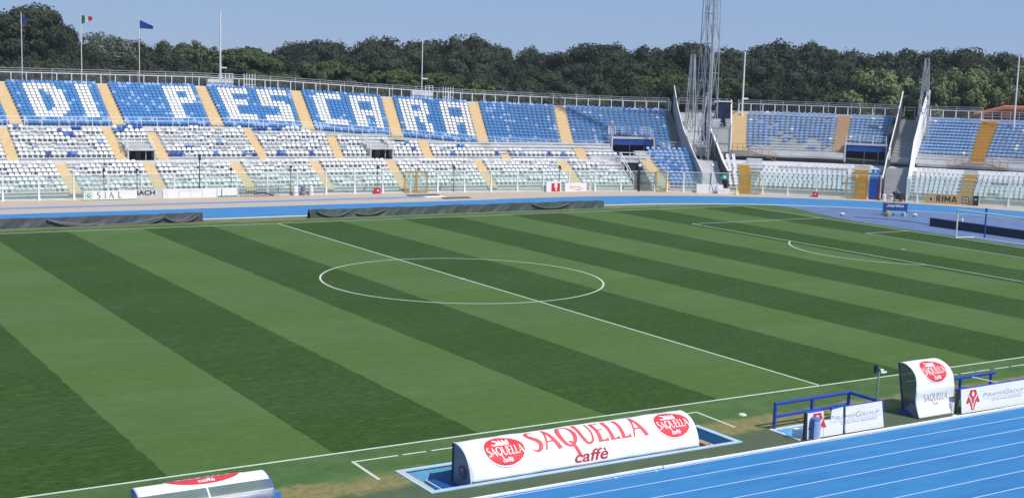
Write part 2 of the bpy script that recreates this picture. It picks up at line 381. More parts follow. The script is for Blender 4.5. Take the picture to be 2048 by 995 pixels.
for x, y in inner:      # outer edge: eight lanes, a little wider round the bend
    t = math.atan2(y-TC[1], x-TC[0]) if x > TC[0] else None
    if t is None: outer.append((x, y+(8.95 if y > 0 else -9.8)))
    else:
        k = float(np.interp(t, [-1.57, -.8, 0, .35, .7, 1.1, 1.4, 1.57], [9.8, 9.6, 8.6, 8.8, 9.4, 9.2, 8.95, 8.95])); outer.append((TC[0]+(TR+k)*math.cos(t), TC[1]+(TR+k)*math.sin(t)))
mb = MB(); fan(mb, inner, outer, .008); track = struct('running_track', mb, track_m)
def poly_line(pts, wd, z):
    mb = MB(); P = [Vector((*p, z)) for p in pts]; L = []; R = []
    for i, p in enumerate(P):
        d = (P[min(i+1, len(P)-1)]-P[max(i-1, 0)]).normalized(); q = Vector((-d.y, d.x, 0))*wd/2; L.append(p+q); R.append(p-q)
    for i in range(len(P)-1): mb.quad(R[i], R[i+1], L[i+1], L[i])
    return mb
for k in range(1, 8):
    part('lane_line', poly_line(oval(1.2*k), .05+.0*k, .012), lane_m, track)
part('lane_line', poly_line(oval(.16), .05, .012), lane_m, track)
# raised white kerb, straight near side in lengths
mb = MB()
xs = list(np.arange(-40, 34, 2.0))
for i, x in enumerate(xs):
    y = -38.47+(.05 if x < -15.3 else 0)
    mb.box(x, y-.05, 0, x+1.985, y+.05, .07+random.uniform(-.006, .006))
ks = struct('track_kerb', mb, kerb_m)
mb = MB()
op = oval(-.04); op = [p for p in op if p[1] > 0]
for a, b in zip(op[:-1], op[1:]): mb.bar((*a, .03), (*b, .03), .1, .06)
struct('far_track_kerb', mb, kerb_m)
for x, y in [(-21.6, -38.72), (-16.2, -38.7), (-14.5, -38.7), (-8.2, -38.68), (-4.1, -38.68)]:
    mb = MB(); mb.box(x, y+.02, .013, x+.09, y+.09, .03); tag(part('kerb_marker', mb, kerb_m, None), {-21.6: 'small white kerb block at the left end of the near track', -16.2: 'small white kerb block where the near kerb steps, left one', -14.5: 'small white kerb block right of the step in the near kerb', -8.2: 'small white kerb block below the right end of the long dugout pit', -4.1: 'small white kerb block below the PiramisGroup board'}[x], 'marker', 'white marker blocks along the near kerb')
part('staggered_start_mark', MB().quad((-20.42, -38.95, .013), (-20.36, -38.93, .013), (-19.9, -39.6, .013), (-19.96, -39.62, .013)), lane_m, track)
# apron outside the track, up to and under the stands
ap_o = [tuple(S(q, 3.)[:2]) for q in frange(-56, 118, 3)]
ap_i = []
for q in frange(-56, 118, 3):
    p = S(q, 0); best = min(outer, key=lambda t: (t[0]-p.x)**2+(t[1]-p.y)**2); ap_i.append((p.x if p.x < 36 else best[0], 45.0 if p.x < 36 else best[1]))
mb = MB(); fan(mb, ap_i, ap_o, .0035); struct('apron', mb, apron_m)
mb = MB(); mb.quad((-75, -75, .002), (84, -75, .002), (84, -48.1, .002), (-75, -48.1, .002)); struct('near_apron', mb, apron_m)
mb = MB(); mb.quad((-75, 49.0, .012), (23.5, 49.0, .012), (23.5, 50.1, .012), (-75, 50.1, .012)); rw = struct('runway', mb, strip_m)
lines('runway_edge', [[(-75, 48.9), (23.5, 48.9)], [(-75, 50.2), (23.5, 50.2)]], .12, .016, lane_m, rw)
mb = MB(); mb.quad((-75, 45.1, .013), (30, 45.1, .013), (30, 45.35, .013), (-75, 45.35, .013)); part('track_edge_strip', mb, lane_m, track)
mb = MB(); mb.box(23.6, 49.0, .004, 26.0, 50.1, .03); tag(part('takeoff_board', mb, white_sheet, None), 'low white board at the right end of the blue runway', 'board')
for (x, y, l, lab) in [(22.4, 50.6, 3.6, 'dark flat mat behind the end of the blue runway'), (24.7, 47.0, 3.1, 'dark flat mat lying nearest to the track in front of the gate')]:
    mb = MB(); mb.box(x, y, .004, x+l, y+.9, .10); tag(part('rubber_mat', mb, mat('mat_rubber', (.10, .10, .15), .8), None), lab, 'mat')

# ------------------------------------------------------------------ stands
def terrace(mb, tier, ra, rb, s0, s1, mi=0):
    o0, d, zf = tier
    for r in range(ra, rb):
        sbox(mb, s0, s1, o0+r*d, o0+(r+1)*d, (lambda s, r=r: zf(s, r)-.75), (lambda s, r=r: zf(s, r)), mi)
        sbox(mb, s0, s1, o0+r*d-.10, o0+r*d-.002, (lambda s, r=r: zf(s, r)-.09), (lambda s, r=r: zf(s, r)+.003), mi)
def stair(parent, tier, ra, rb, bl, br, tl, tr, m, n=None, lip=.12):
    o0, d, zf = tier; n = n or rb; mb = MB()
    for r in range(ra, rb):
        t = (r+.5)/n; a, b = lerp(bl, tl, t), lerp(br, tr, t); h = zf(a, r+1)-zf(a, r)
        sbox(mb, a, b, o0+r*d-lip, o0+(r+.5)*d, (lambda s: zf(s, r)-h), (lambda s: zf(s, r)+.012))
        sbox(mb, a, b, o0+(r+.5)*d, o0+(r+1)*d-.002, (lambda s: zf(s, r)-.1), (lambda s: zf(s, r)+h*.5+.006))
    return part('stairway', mb, m, parent)
def rail(parent, name, pts, post_every, h, rails=(1., .55), r=.028, m=None, post_r=.03):
    """guard rail along 3-D points; posts are parts of the rail"""
    m = m or white_paint
    mb = MB()
    for a, b in zip(pts[:-1], pts[1:]):
        for k in rails: mb.bar(Vector(a)+Vector((0, 0, h*k)), Vector(b)+Vector((0, 0, h*k)), r*2, r*2)
    root = part(name, mb, m, parent)
    L = [0]
    for a, b in zip(pts[:-1], pts[1:]): L.append(L[-1]+(Vector(b)-Vector(a)).length)
    n = max(1, int(round(L[-1]/post_every)))
    pm = MB(); pm.box(-post_r, -post_r, 0, post_r, post_r, h); pm = pm.mesh('post', m)
    for i in range(n+1):
        d = L[-1]*i/n; k = max(0, min(len(L)-2, int(np.searchsorted(L, d))-1)); t = (d-L[k])/max(1e-6, L[k+1]-L[k])
        link('post', pm, root, Matrix.Translation(Vector(pts[k]).lerp(Vector(pts[k+1]), t)))
    return root

SEATM = [seat_blue, seat_lblue, seat_white, seat_dwhite, seat_dblue, seat_pblue]
def seat_shape(hi=0.):
    s = MB()
    s.hexa([(-.20, .04, .285), (.20, .04, .285), (.19, .40, .26), (-.19, .40, .26), (-.205, .04, .335), (.205, .04, .335), (.19, .40, .31), (-.19, .40, .31)])
    p = [(-.18, .37, .27), (.18, .37, .27), (.20, .42, .47+hi), (.14, .44, .575+hi), (-.14, .44, .575+hi), (-.20, .42, .47+hi)]
    s.add(p+[(a, b+.05, c) for a, b, c in p], [(0, 1, 2, 5), (5, 2, 3, 4), (7, 6, 11, 8), (8, 11, 10, 9), (1, 7, 8, 2), (2, 8, 9, 3), (3, 9, 10, 4), (4, 10, 11, 5), (5, 11, 6, 0)])
    s.hexa([(-.05, .1, 0), (.05, .1, 0), (.05, .32, 0), (-.05, .32, 0), (-.05, .1, .28), (.05, .1, .28), (.05, .32, .28), (-.05, .32, .28)])
    return s
pan = MB(); pan.hexa([(-.22, .03, .25), (.22, .03, .25), (.22, .42, .24), (-.22, .42, .24), (-.22, .03, .36), (.22, .03, .36), (.20, .44, .38), (-.20, .44, .38)]); pan.box(-.2, .2, 0, .2, .3, .24)
SHAPES = [seat_shape(), seat_shape(.18), seat_shape(-.07), pan]
for i, k in ((0, 1.08), (2, 1.15)): SHAPES[i].v = [(a*k, b, c) for a, b, c in SHAPES[i].v]
def place_seats(parent, L, label):
    """L: (s, o, z, colour, shape); the 300 nearest are parts, the rest one part"""
    rec = []
    for s, o, z, c, k in L:
        p = S(s, o, z); n = nrm(s); a = math.atan2(n[1], n[0])-math.pi/2
        rec.append((np.hypot(*(np.array(p[:2])-CAM[:2])), p, a+random.uniform(-.03, .03), c, k))
    rec.sort(key=lambda t: t[0])
    meshes = {}
    for d, p, a, c, k in rec[:300]:
        if (c, k) not in meshes: meshes[(c, k)] = SHAPES[k].mesh('seat', SEATM[c])
        link('seat', meshes[(c, k)], parent, Matrix.Translation(p) @ Matrix.Rotation(a, 4, 'Z'))
    V, F, MI = [], [], []; base = 0
    for d, p, a, c, k in rec[300:]:
        v = np.array(SHAPES[k].v); ca, sa = math.cos(a), math.sin(a)
        V.append(np.c_[v[:, 0]*ca-v[:, 1]*sa+p[0], v[:, 0]*sa+v[:, 1]*ca+p[1], v[:, 2]+p[2]])
        F += [tuple(i+base for i in f) for f in SHAPES[k].f]; MI += [c]*len(SHAPES[k].f); base += len(v)
    if V:
        me = bpy.data.meshes.new('seat'); me.from_pydata(np.concatenate(V).tolist(), [], F)
        for q in SEATM: me.materials.append(q)
        me.polygons.foreach_set('material_index', MI); me.update()
        o = link('seats', me, parent); o['kind'] = 'stuff'; o['label'] = label
GLY = {
 'D': ["######..", "#######.", "###.####", "###..###", "###..###", "###..###", "###..###", "###..###", "###.####", "#######.", "######.."],
 'I': ["###"]*11,
 'P': ["#######", "#######", "###..##", "###..##", "#######", "######.", "###....", "###....", "###....", "###....", "###...."],
 'E': ["#######", "#######", "###....", "###....", "######.", "######.", "###....", "###....", "###....", "#######", "#######"],
 'S': ["#######", "#######", "###....", "###....", "######.", "#######", "....###", "....###", "....###", "#######", "#######"],
 'C': [".######", "#######", "###....", "###....", "###....", "###....", "###....", "###....", "###....", "#######", ".######"],
 'A': ["#######", "#######", "##...##", "##...##", "##...##", "#######", "#######", "###..##", "###..##", "###..##", "###..##"],
 'R': ["######.", "#######", "###..##", "###..##", "#######", "######.", "###.##.", "###.##.", "###..##", "###..##", "###..##"]}
def letters(spec):
    def f(r, c, n):            # r from bottom, c from left
        k = NU-1-r-1
        for ch, c0 in spec:
            g = GLY[ch]; j = c-c0
            if 0 <= k < 11 and 0 <= j < len(g[0]) and g[k][j] == '#': return 2 if random.random() < .62 else 3
        return None
    return f
def upper_block(L, bl, br, tl, tr, fn=None, faint=(), r0=0, pale=False, missing=None, base=0, mix=.07):
    n = int(round(((br-bl)+(tr-tl))/2/.5))
    for r in range(r0, NU):
        t = r/(NU-1)
        a, b = lerp(bl, tl, t)+.12, lerp(br, tr, t)-.12
        for c in range(n):
            s = lerp(a, b, (c+.5)/n)
            if missing and missing(r, s, c, n): continue
            col = fn(r, c, n) if fn else None
            if col is None:
                q = random.random()
                col = base if q > mix else 1
                if r <= 1 and q < .3: col = 1
                if r == NU-1 and q < .35: col = 1
                if (NU-1-r, c) in faint: col = 1
                if pale: col = 5 if q > .30 else (1 if q > .03 else 3)
            L.append((s, OU0+r*UD+.1, urow(s, r), col, 2 if pale else 0))

# --- the long stand
g1 = thing('grandstand', S(20, 0), 'long three-tier concrete grandstand with white seat letters DI PESCARA on blue seats', 'grandstand')
E0, E1 = -34., 60.15
VU = (53.1, 57.2)                             # opening in the upper tier
mb = MB(); terrace(mb, UPPER, 0, NU, E0, VU[0]); terrace(mb, UPPER, 3, NU, VU[0], VU[1]); terrace(mb, UPPER, 0, NU, VU[1], E1)
sbox(mb, E0, E1, OU1, OU1+1.9, lambda s: zut(s)-.6, zut)
part('upper_terrace', mb, concrete, g1)
mb = MB()
for a, b in ((E0, -4.15), (-1.2, 22.8), (25.5, E1-8)):
    terrace(mb, MIDDLE, 0, 5, a, b)
for a, b in ((-4.15, -1.2), (22.8, 25.5)): terrace(mb, MIDDLE, 4, 5, a, b)
terrace(mb, MIDDLE, 5, 7, E0, 27.); terrace(mb, MIDDLE, 7, 8, E0, 17.5)
for r, e in ((5, 27.), ): pass
sbox(mb, -8.7, 17.5, OM0+7.9*MD, 15.2, 5.4, lambda s: min(6.35, zub(s)-.02))
part('middle_terrace', mb, concrete, g1)
mb = MB(); terrace(mb, LOWER, 0, NL, E0, 52.2); sbox(mb, E0, 52.2, OL0+NL*LD, OM0+.02, 2.5, 3.12); part('lower_terrace', mb, concrete, g1)
mb = MB(); terrace(mb, LOWER, 0, 11, 54.3, E1); part('lower_terrace', mb, concrete, g1)
# deck edge, soffit and shaded wall below the upper tier
mb = MB(); sbox(mb, E0, 17.6, 14.72, 15.0, lambda s: zub(s)-.62, lambda s: zub(s)+.04)
part('deck_edge', mb, concrete_w, g1)
for a, b in ((17.6, VU[0]), (VU[1], E1)): mb = MB(); sbox(mb, a, b, 14.7, 15.0, lambda s: zub(s)-.30, lambda s: zub(s)+.05); part('deck_edge', mb, concrete_w, g1)
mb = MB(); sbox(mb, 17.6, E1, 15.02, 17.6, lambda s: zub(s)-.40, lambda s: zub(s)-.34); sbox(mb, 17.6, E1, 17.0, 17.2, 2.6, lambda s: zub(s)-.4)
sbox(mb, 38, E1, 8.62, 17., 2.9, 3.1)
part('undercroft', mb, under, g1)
mb = MB(); sbox(mb, E0, E1, OU1+1.9, OU1+2.1, 0, lambda s: zut(s)-.03, step=4); part('back_wall', mb, concrete_d, g1)
mb = MB(); sbox(mb, E0, E1, .95, 1.3, 0, .12); part('drain_kerb', mb, concrete_d, g1)
for u in [(-14.6, -13.33, -14.9, -13.65), (-4.05, -2.77, -3.6, -2.47), (6.74, 8.15, 7.68, 8.85), (17.17, 18.6, 18.82, 20.0), (27.64, 29.02, 29.6, 30.85),
          (38.19, 39.53, 40.11, 41.29), (48.0, 49.26, 49.4, 50.4)]:
    stair(g1, UPPER, 0, NU, *u, tan_step)
stair(g1, UPPER, 0, NU, 59.3, 60.1, 59.6, 60.12, concrete_d)  # aisle greyed: the divider's shade is put into its colour
for u, rb in [((-16.05, -14.96, -16.1, -15.1), 8), ((-5.34, -4.2, -5.5, -4.5), 8), ((-1.03, .19, -.97, .1), 7), ((10.01, 10.95, 10.01, 11.0), 8), ((18.62, 19.66, 19.4, 20.4), 6),
          ((29.18, 30.26, 30, 31.2), 5), ((38.65, 39.69, 38.9, 40.), 1), ((47.7, 48.76, 48.2, 49.5), 3)]:
    stair(g1, MIDDLE, 0, rb, *u, tan_step, 8)
for u in [(-21.6, -20.4, -21.8, -20.6), (-11.4, -10.21, -11.9, -10.8), (-3.13, -1.87, -3.07, -1.9), (6.35, 7.4, 6.16, 7.3), (15, 16, 15.11, 16.2), (23.6, 24.7, 23.86, 25.0), (34.19, 35.35, 34.5, 35.6),
          (44.82, 46.0, 44.72, 45.96)]:
    stair(g1, LOWER, 0, NL, *u, tan_step)
stair(g1, LOWER, 0, 9, 55.5, 56.6, 54.2, 55.3, tan_step)
# side entrances in the middle tier
def vomitory(par, s0, s1, zt=4.05, za=5.0):
    mb = MB(); sbox(mb, s0, s1, 9.9, 10., 3.1, zt+.1, 0); sbox(mb, s0, s1, 8.7, 10, zt+.02, zt+.08); v = part('entrance', mb, dark_iron_and_recess, par)  # near-black back and soffit: shade inside the opening put into the colour
    mb = MB(); sbox(mb, s0-.12, s0, 8.55, 11.6, 3.1, zt+.1); sbox(mb, s1, s1+.12, 8.55, 11.6, 3.1, zt+.1); sbox(mb, s0-.12, s1+.12, 8.5, 8.66, zt+.1, zt+.34); sbox(mb, s0, s1, 10.05, 11.7, zt+.1, za-.3)
    part('entrance_wall', mb, concrete_w, v)
    mb = MB(); m_ = (s0+s1)/2; sbox(mb, m_-.35, m_+.2, 9.8, 9.88, 3.12, zt-.1, step=.5); part('entrance_door', mb, mat('door_grey', (.16, .16, .17), .6), v); mb = MB(); sbox(mb, m_+.45, m_+.52, 8.8, 8.88, 3.12, zt, step=.5)
    part('door_post', mb, grey_steel, v)
    rail(v, 'railing', [S(s0-.1, 11.6, zt+.75), S(s0-.1, 8.6, zt+.3)], 1.0, .95); rail(v, 'railing', [S(s1+.1, 11.6, zt+.75), S(s1+.1, 8.6, zt-.6)], 1.0, .95)
    rail(v, 'railing', [S(s0-.1, 11.6, zt+.75), S(s1+.1, 11.6, zt+.75)], .8, .95)
vomitory(g1, -4.0, -1.35); vomitory(g1, 22.9, 25.4, 4.12)
# covered entrance in the upper tier
def upper_entrance(par, s0, s1, zt=5.4, full=True):
    mb = MB(); sbox(mb, s0, s1, 17.0, 17.15, 3.1, zt); sbox(mb, s0, s1, 14.9, 17.1, zt-.03, zt+.02); v = part('entrance', mb, dark_iron_and_recess, par)  # opening lined near-black, its inner shade painted on
    mb = MB(); sbox(mb, s0+.1, s1-.1, 14.86, 14.94, zt-.75, zt-.06); part('blue_tarpaulin', mb, canopy_blue, v)
    mb = MB(); sbox(mb, s0-.15, s0, 14.7, 17.4, 3.4, zt+.2); sbox(mb, s1, s1+.15, 14.7, 17.4, 3.4, zt+.2); sbox(mb, s0-.15, s1+.15, 14.8, 15.1, zt+.03, zt+.28)
    part('entrance_wall', mb, concrete_w, v)
    if full:
        rail(v, 'railing', [S(s0, 14.9, zt+.25), S(s0, 17.5, zt+.45), S(s1, 17.5, zt+.45), S(s1, 14.9, zt+.25)], .9, 1.0, (1., .66, .33))
    for q in (lerp(s0, s1, .45), lerp(s0, s1, .8)):
        mb = MB(); sbox(mb, q, q+.07, 15.6, 15.67, 3.1, zt-.1, step=1); part('door_post', mb, grey_steel, v)
upper_entrance(g1, *VU)
# passage at the end of the lower tier
mb = MB(); sbox(mb, 52.9, 54.2, 7.2, 7.4, 0, 2.9); sbox(mb, 52.2, 54.2, 1.6, 7.2, .01, .03); part('passage', mb, dark_iron_and_recess, g1)  # passage floor and back painted near-black for the shade in there
mb = MB(); sbox(mb, 51.0, 54.25, 7.1, 8.9, 2.9, 3.12); sbox(mb, 48.9, 55.5, 7.5, 7.65, 3.12, 3.72); part('passage_slab', mb, concrete_w, g1)
mb = MB(); mb.prism([S(54.28, 1.4, 0), S(54.28, 7.5, 0), S(54.28, 7.5, 3.3), S(54.28, 1.4, .8)], tuple(S(54.4, 1.4)-S(54.28, 1.4))); part('passage_wall', mb, concrete_d, g1)
rail(g1, 'railing', [S(52.1, 7.1, 3.12), S(55.4, 7.1, 3.12)], 1.2, 1.0); rail(g1, 'railing', [S(52.15, 1.4, .65), S(52.15, 7., 3.1)], 1.4, 1.0)
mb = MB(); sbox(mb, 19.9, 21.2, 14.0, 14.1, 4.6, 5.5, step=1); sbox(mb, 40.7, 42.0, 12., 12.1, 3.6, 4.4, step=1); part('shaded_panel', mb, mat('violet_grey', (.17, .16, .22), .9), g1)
# guard rails: upper front, and two along the top
rail(g1, 'front_railing', [S(q, 15.02, zub(q)) for q in frange(E0, VU[0]-.1, 2.)], 1.75, 1.0, (1., .62), m=white_paint)
rail(g1, 'front_railing', [S(q, 15.02, zub(q)) for q in frange(VU[1]+.2, E1, 1.5)], 1.5, 1.0, (1., .62))
rail(g1, 'top_railing', [S(q, 25.75, zut(q)) for q in frange(E0, E1, 2.)], 1.63, 1.08, (1.,), .042, white_paint, .04)
rail(g1, 'outer_railing', [S(q, 27.2, zut(q)) for q in frange(E0, E1, 2.)], 3.26, 1.55, (1., .84), .022, grey_steel, .025)
def balusters(par, s0, s1, o, zf, h, st=.13, r=.011):
    mb = MB(); q = s0
    while q < s1:
        p = S(q, o, zf(q)+.05); mb.bar(p, p+Vector((0, 0, h)), r*2); q += st
    o_ = part('balusters', mb, mat('dull_bars', (.20, .20, .19), .7), par, 'stuff'); return o_
balusters(g1, E0, E1, 27.2, zut, 1.2)

L = []
ub = [(-24, -14.6, -24.5, -14.9, None, ()),
      (-13.33, -4.05, -13.65, -3.6, letters([('D', 3), ('I', 14)]), ((7, 17), (8, 16))),
      (-2.77, 6.74, -2.47, 7.68, letters([('P', 12)]), ((1, 2), (1, 7), (3, 4), (4, 4), (5, 3), (6, 1), (6, 8), (7, 5), (7, 8), (8, 6), (8, 9), (9, 6), (10, 10), (5, 5), (6, 4))),
      (8.15, 17.17, 8.85, 18.82, letters([('E', 2), ('S', 11)]), ()),
      (18.6, 27.64, 20.0, 29.6, letters([('C', 2), ('A', 11)]), ()),
      (29.02, 38.19, 30.85, 40.11, letters([('R', 1), ('A', 11)]), ()),
      (39.53, 48.0, 41.29, 49.4, None, ((1, 3), (2, 1), (2, 2), (2, 5), (3, 2), (4, 5), (4, 6), (6, 6), (6, 7), (8, 5), (9, 5), (5, 2), (1, 5)))]
for a, b, c, d, fn, ft in ub: upper_block(L, a, b, c, d, fn, ft)
upper_block(L, 49.26, 59.3, 50.4, 59.6, None, ((2, 3), (2, 4), (3, 6)), missing=lambda r, s, c, n: VU[0]-.1 < s < VU[1]+.1 and r < 4, base=0, mix=.04)
L = [(s, o, z, (4 if (s > 55 and z > 8.0 and random.random() < .75) else c), k) for s, o, z, c, k in L]  # deep blue here paints the mast's shadow into the seat colour
def runs(n, p, keep):
    """True/False run pattern for broken rows"""
    v = []; cur = random.random() < p
    for i in range(n):
        if random.random() > keep: cur = random.random() < p
        v.append(cur)
    return v
def mid_block(L, bl, br, tl, tr, p, blues=(), top=8, pitch=.52, skip=None):
    for r in range(top):
        t = r/(NM-1); a, b = lerp(bl, tl, t)+.1, lerp(br, tr, t)-.1; n = int((b-a)/pitch)
        v = runs(n, .93 if r == 0 else p, .55)
        for c in range(n):
            s = lerp(a, b, (c+.5)/n)
            if skip and skip(r, s): continue
            if mrow(s, r) > zub(s)-.55 and s > 17.5: continue
            if not v[c] and random.random() < .15: continue
            q = random.random(); col = 2 if q < .7 else 3
            if (r, c) in blues: col = 4 if random.random() < .55 else 0
            elif random.random() < .01: col = 1
            L.append((s, OM0+r*MD+.1, mrow(s, r), col, 0 if v[c] else 3))
mid_block(L, -24, -16.05, -24.5, -16.1, .6)
mid_block(L, -14.96, -5.34, -15.1, -5.5, .52, ((0, 5), (0, 9), (0, 10), (5, 10), (5, 11), (6, 9), (7, 9), (7, 12), (7, 13), (7, 1)))
mid_block(L, -4.2, -1.03, -4.5, -.97, .75, ((6, 1), (7, 1), (7, 2), (7, 5), (6, 0), (7, 4)), skip=lambda r, s: r < 5)
mid_block(L, .19, 10.01, .1, 10.01, .3, ((0, 0), (0, 1), (0, 2), (2, 4), (2, 5), (0, 9), (0, 15), (0, 16), (0, 17)))
mid_block(L, 10.95, 18.62, 11.0, 19.4, .24, ((7, 0), (7, 1), (7, 2), (7, 4), (7, 5), (0, 2), (0, 3), (0, 9)))
mid_block(L, 19.66, 29.18, 20.4, 30, .62, ((0, 8), (1, 15), (3, 14), (4, 13)), skip=lambda r, s: 22.7 < s < 25.6 and r < 5)
mid_block(L, 30.26, 38.65, 31.2, 38.9, .6, ((0, 4), (0, 14), (2, 6), (2, 7), (3, 7), (3, 6)))
mid_block(L, 39.8, 47.7, 40.1, 48.2, .8, ((0, 8), (0, 11)))
mid_block(L, 48.9, 53.0, 49.6, 53.0, .8, ((1, 1), (1, 2), (1, 3), (1, 4), (1, 6), (0, 6), (1, 0)))
def low_block(L, bl, br, tl, tr, p, rows=NL, col=None, hi=0, pitch=.52, tier=LOWER, keep=.5, r0=0):
    for r in range(r0, rows):
        t = r/max(1, rows-1); a, b = lerp(bl, tl, t)+.1, lerp(br, tr, t)-.1; n = int((b-a)/pitch)
        v = runs(n, p, keep)
        for c in range(n):
            if not v[c] and (hi or random.random() < .15): continue
            s = lerp(a, b, (c+.5)/n); q = random.random()
            k = (2 if q < .68 else 3) if col is None else col(r, c, s)
            L.append((s, tier[0]+r*tier[1]+.1, tier[2](s, r), k, hi if v[c] else 3))
low_block(L, -24, -21.7, -24, -21.9, .6)
for a, b, c, d, p in [(-20.3, -11.4, -20.5, -11.9, .55), (-10.2, -3.13, -10.8, -3.07, .45), (-1.87, 6.35, -1.9, 6.16, .42), (7.4, 15, 7.3, 15.1, .42), (16, 23.6, 16.2, 23.86, .62),
                      (24.7, 34.2, 25.0, 34.5, .6), (35.35, 44.8, 35.6, 44.7, .62), (46.0, 52.0, 46.0, 50.6, .55)]: low_block(L, a, b, c, d, p)
low_block(L, 56.7, 60.05, 55.4, 60.05, .96, 11, lambda r, c, s: (0 if s > 59.2 or random.random() < .2 else (1 if r > 3 else 5)))
place_seats(g1, L, 'seats farther along the stand, blue above and white below')

# --- corner stand (curved) and its neighbours
g2 = thing('corner_stand', S(73, 0), 'curved corner stand right of the floodlight mast, faded blue seats over white seats', 'grandstand')
A0, A1 = 62.9, 80.7
mb = MB(); terrace(mb, UPPER, 0, NU, 64.9, 76.2); terrace(mb, UPPER, 3, NU, 76.2, A1+.2); sbox(mb, 64.9, A1+.9, OU1, OU1+1.9, lambda s: zut(s)-.6, zut); part('upper_terrace', mb, concrete, g2)
mb = MB(); terrace(mb, LOWER, 0, NL, 63.3, A1); sbox(mb, 63.3, A1, OL0+NL*LD, 17, 2.5, 3.12); part('lower_terrace', mb, concrete, g2)
mb = MB(); sbox(mb, 64.9, 76.1, 14.7, 15.0, lambda s: zub(s)-.5, lambda s: zub(s)+.1); part('deck_edge', mb, concrete, g2)
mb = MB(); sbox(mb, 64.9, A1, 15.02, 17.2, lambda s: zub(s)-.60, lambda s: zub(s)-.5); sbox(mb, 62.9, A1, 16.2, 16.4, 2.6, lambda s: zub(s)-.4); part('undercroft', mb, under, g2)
mb = MB(); sbox(mb, 62., A1+1, OU1+1.9, OU1+2.1, 0, lambda s: zut(s)-.03, step=3); part('back_wall', mb, concrete_d, g2)
stair(g2, UPPER, 0, NU, 64.98, 66.35, 65.6, 66.85, tan_step); stair(g2, UPPER, 0, NU, 74.89, 76.2, 75.24, 76.45, mat('pinkish_stair_paint', (.55, .38, .24), .85, .08, 2.5))
stair(g2, LOWER, 0, NL, 64.7, 66.0, 65.0, 66.2, yel_step); stair(g2, LOWER, 0, NL, 77.5, 79.2, 77.5, 79.1, yel_step)
upper_entrance(g2, 76.3, 80.7, 5.55, False)
rail(g2, 'front_railing', [S(q, 15.02, zub(q)+.05) for q in frange(66.4, 76.1, 1.5)], 1.6, 1.0, (1., .6), .02, grey_steel, .02)
rail(g2, 'front_railing', [S(q, 15.2, 5.8) for q in frange(76.3, 80.7, 1.5)], 1.4, .95, (1., .6), .022)
rail(g2, 'top_railing', [S(q, 25.75, zut(q)) for q in frange(66.2, A1+1, 1.5)], 1.63, 1.08, (1.,), .04, white_paint, .038)
rail(g2, 'outer_railing', [S(q, 27.2, zut(q)) for q in frange(66.2, A1+1, 1.5)], 3.26, 1.55, (1., .84), .022, grey_steel, .025)
balusters(g2, 66.2, A1+1, 27.2, zut, 1.2)
def brown_flight(par, s0, s1):
    mb = MB(); n = 6
    for i in range(n):
        a = lerp(s0, s1, i/n); b = lerp(s0, s1, (i+1)/n); z = lerp(zub(s0)+.0, 3.3, (i+.5)/n); sbox(mb, min(a, b), max(a, b), 14.0, 14.65, z-.06, z, step=1)
    p = part('side_flight', mb, brown_rail, par); za, zb_ = zub(s0), 3.25
    rail(p, 'railing', [S(s0, 14.0, za), S(s1, 14.0, zb_)], .9, .9, (1., .1), .022, brown_rail, .022)
brown_flight(g2, 66.6, 69.2)
mb = MB(); sbox(mb, 64.9, 66.6, 13.9, 15, zub(66)-.08, zub(66)-.0, step=1); pl = part('landing', mb, brown_rail, g2); rail(pl, 'railing', [S(64.95, 13.95, zub(65)), S(66.5, 13.95, zub(65))], .8, .95, (1., .5), .022, brown_rail, .022)
mb = MB(); sbox(mb, 66.0, 67.6, 8.2, 9.0, 3.12, 3.72, step=1); part('low_wall', mb, concrete_w, g2); mb = MB(); sbox(mb, 77.4, 79.2, 7.3, 7.7, 3.12, 3.5, step=1); part('low_wall', mb, concrete_w, g2)
L = []
def missI(r, s, c, n):
    t = (s-67)/7.6
    if r == 0: return True
    if r == 1: return not (.88 < t < .98 or (t < .2 and random.random() < .6) or (.7 < t < .82))
    if r == 2: return not (t < .28 or t > .9)
    if r == 3: return not (t < .25 or (.38 < t < .48) or (.60 < t < .72) or t > .9)
    if r == 4: return (.24 < t < .37) or (.50 < t < .57) or (.73 < t < .86)
    if r == 5: return .38 < t < .5
    if r == 8: return .2 < t < .27
    if r == 9: return .31 < t < .37
    if r == 10: return .13 < t < .2
    return random.random() < .01
upper_block(L, 66.4, 74.85, 66.9, 75.2, None, (), pale=True, missing=missI)
upper_block(L, 76.25, 80.55, 76.5, 81.5, None, (), pale=True, r0=4)
low_block(L, 63.3, 64.7, 62.9, 65.0, .97, 9, lambda r, c, s: 2, 1, .5)
low_block(L, 66.2, 77.4, 67.8, 77.3, .9, NL, lambda r, c, s: 2 if random.random() < .8 else 3, 1, .53, keep=.7)
low_block(L, 79.3, 80.5, 79.2, 80.5, .9, NL, lambda r, c, s: 0, 1, .5)
place_seats(g2, L, 'seats farther back in the corner stand, faded blue and white')

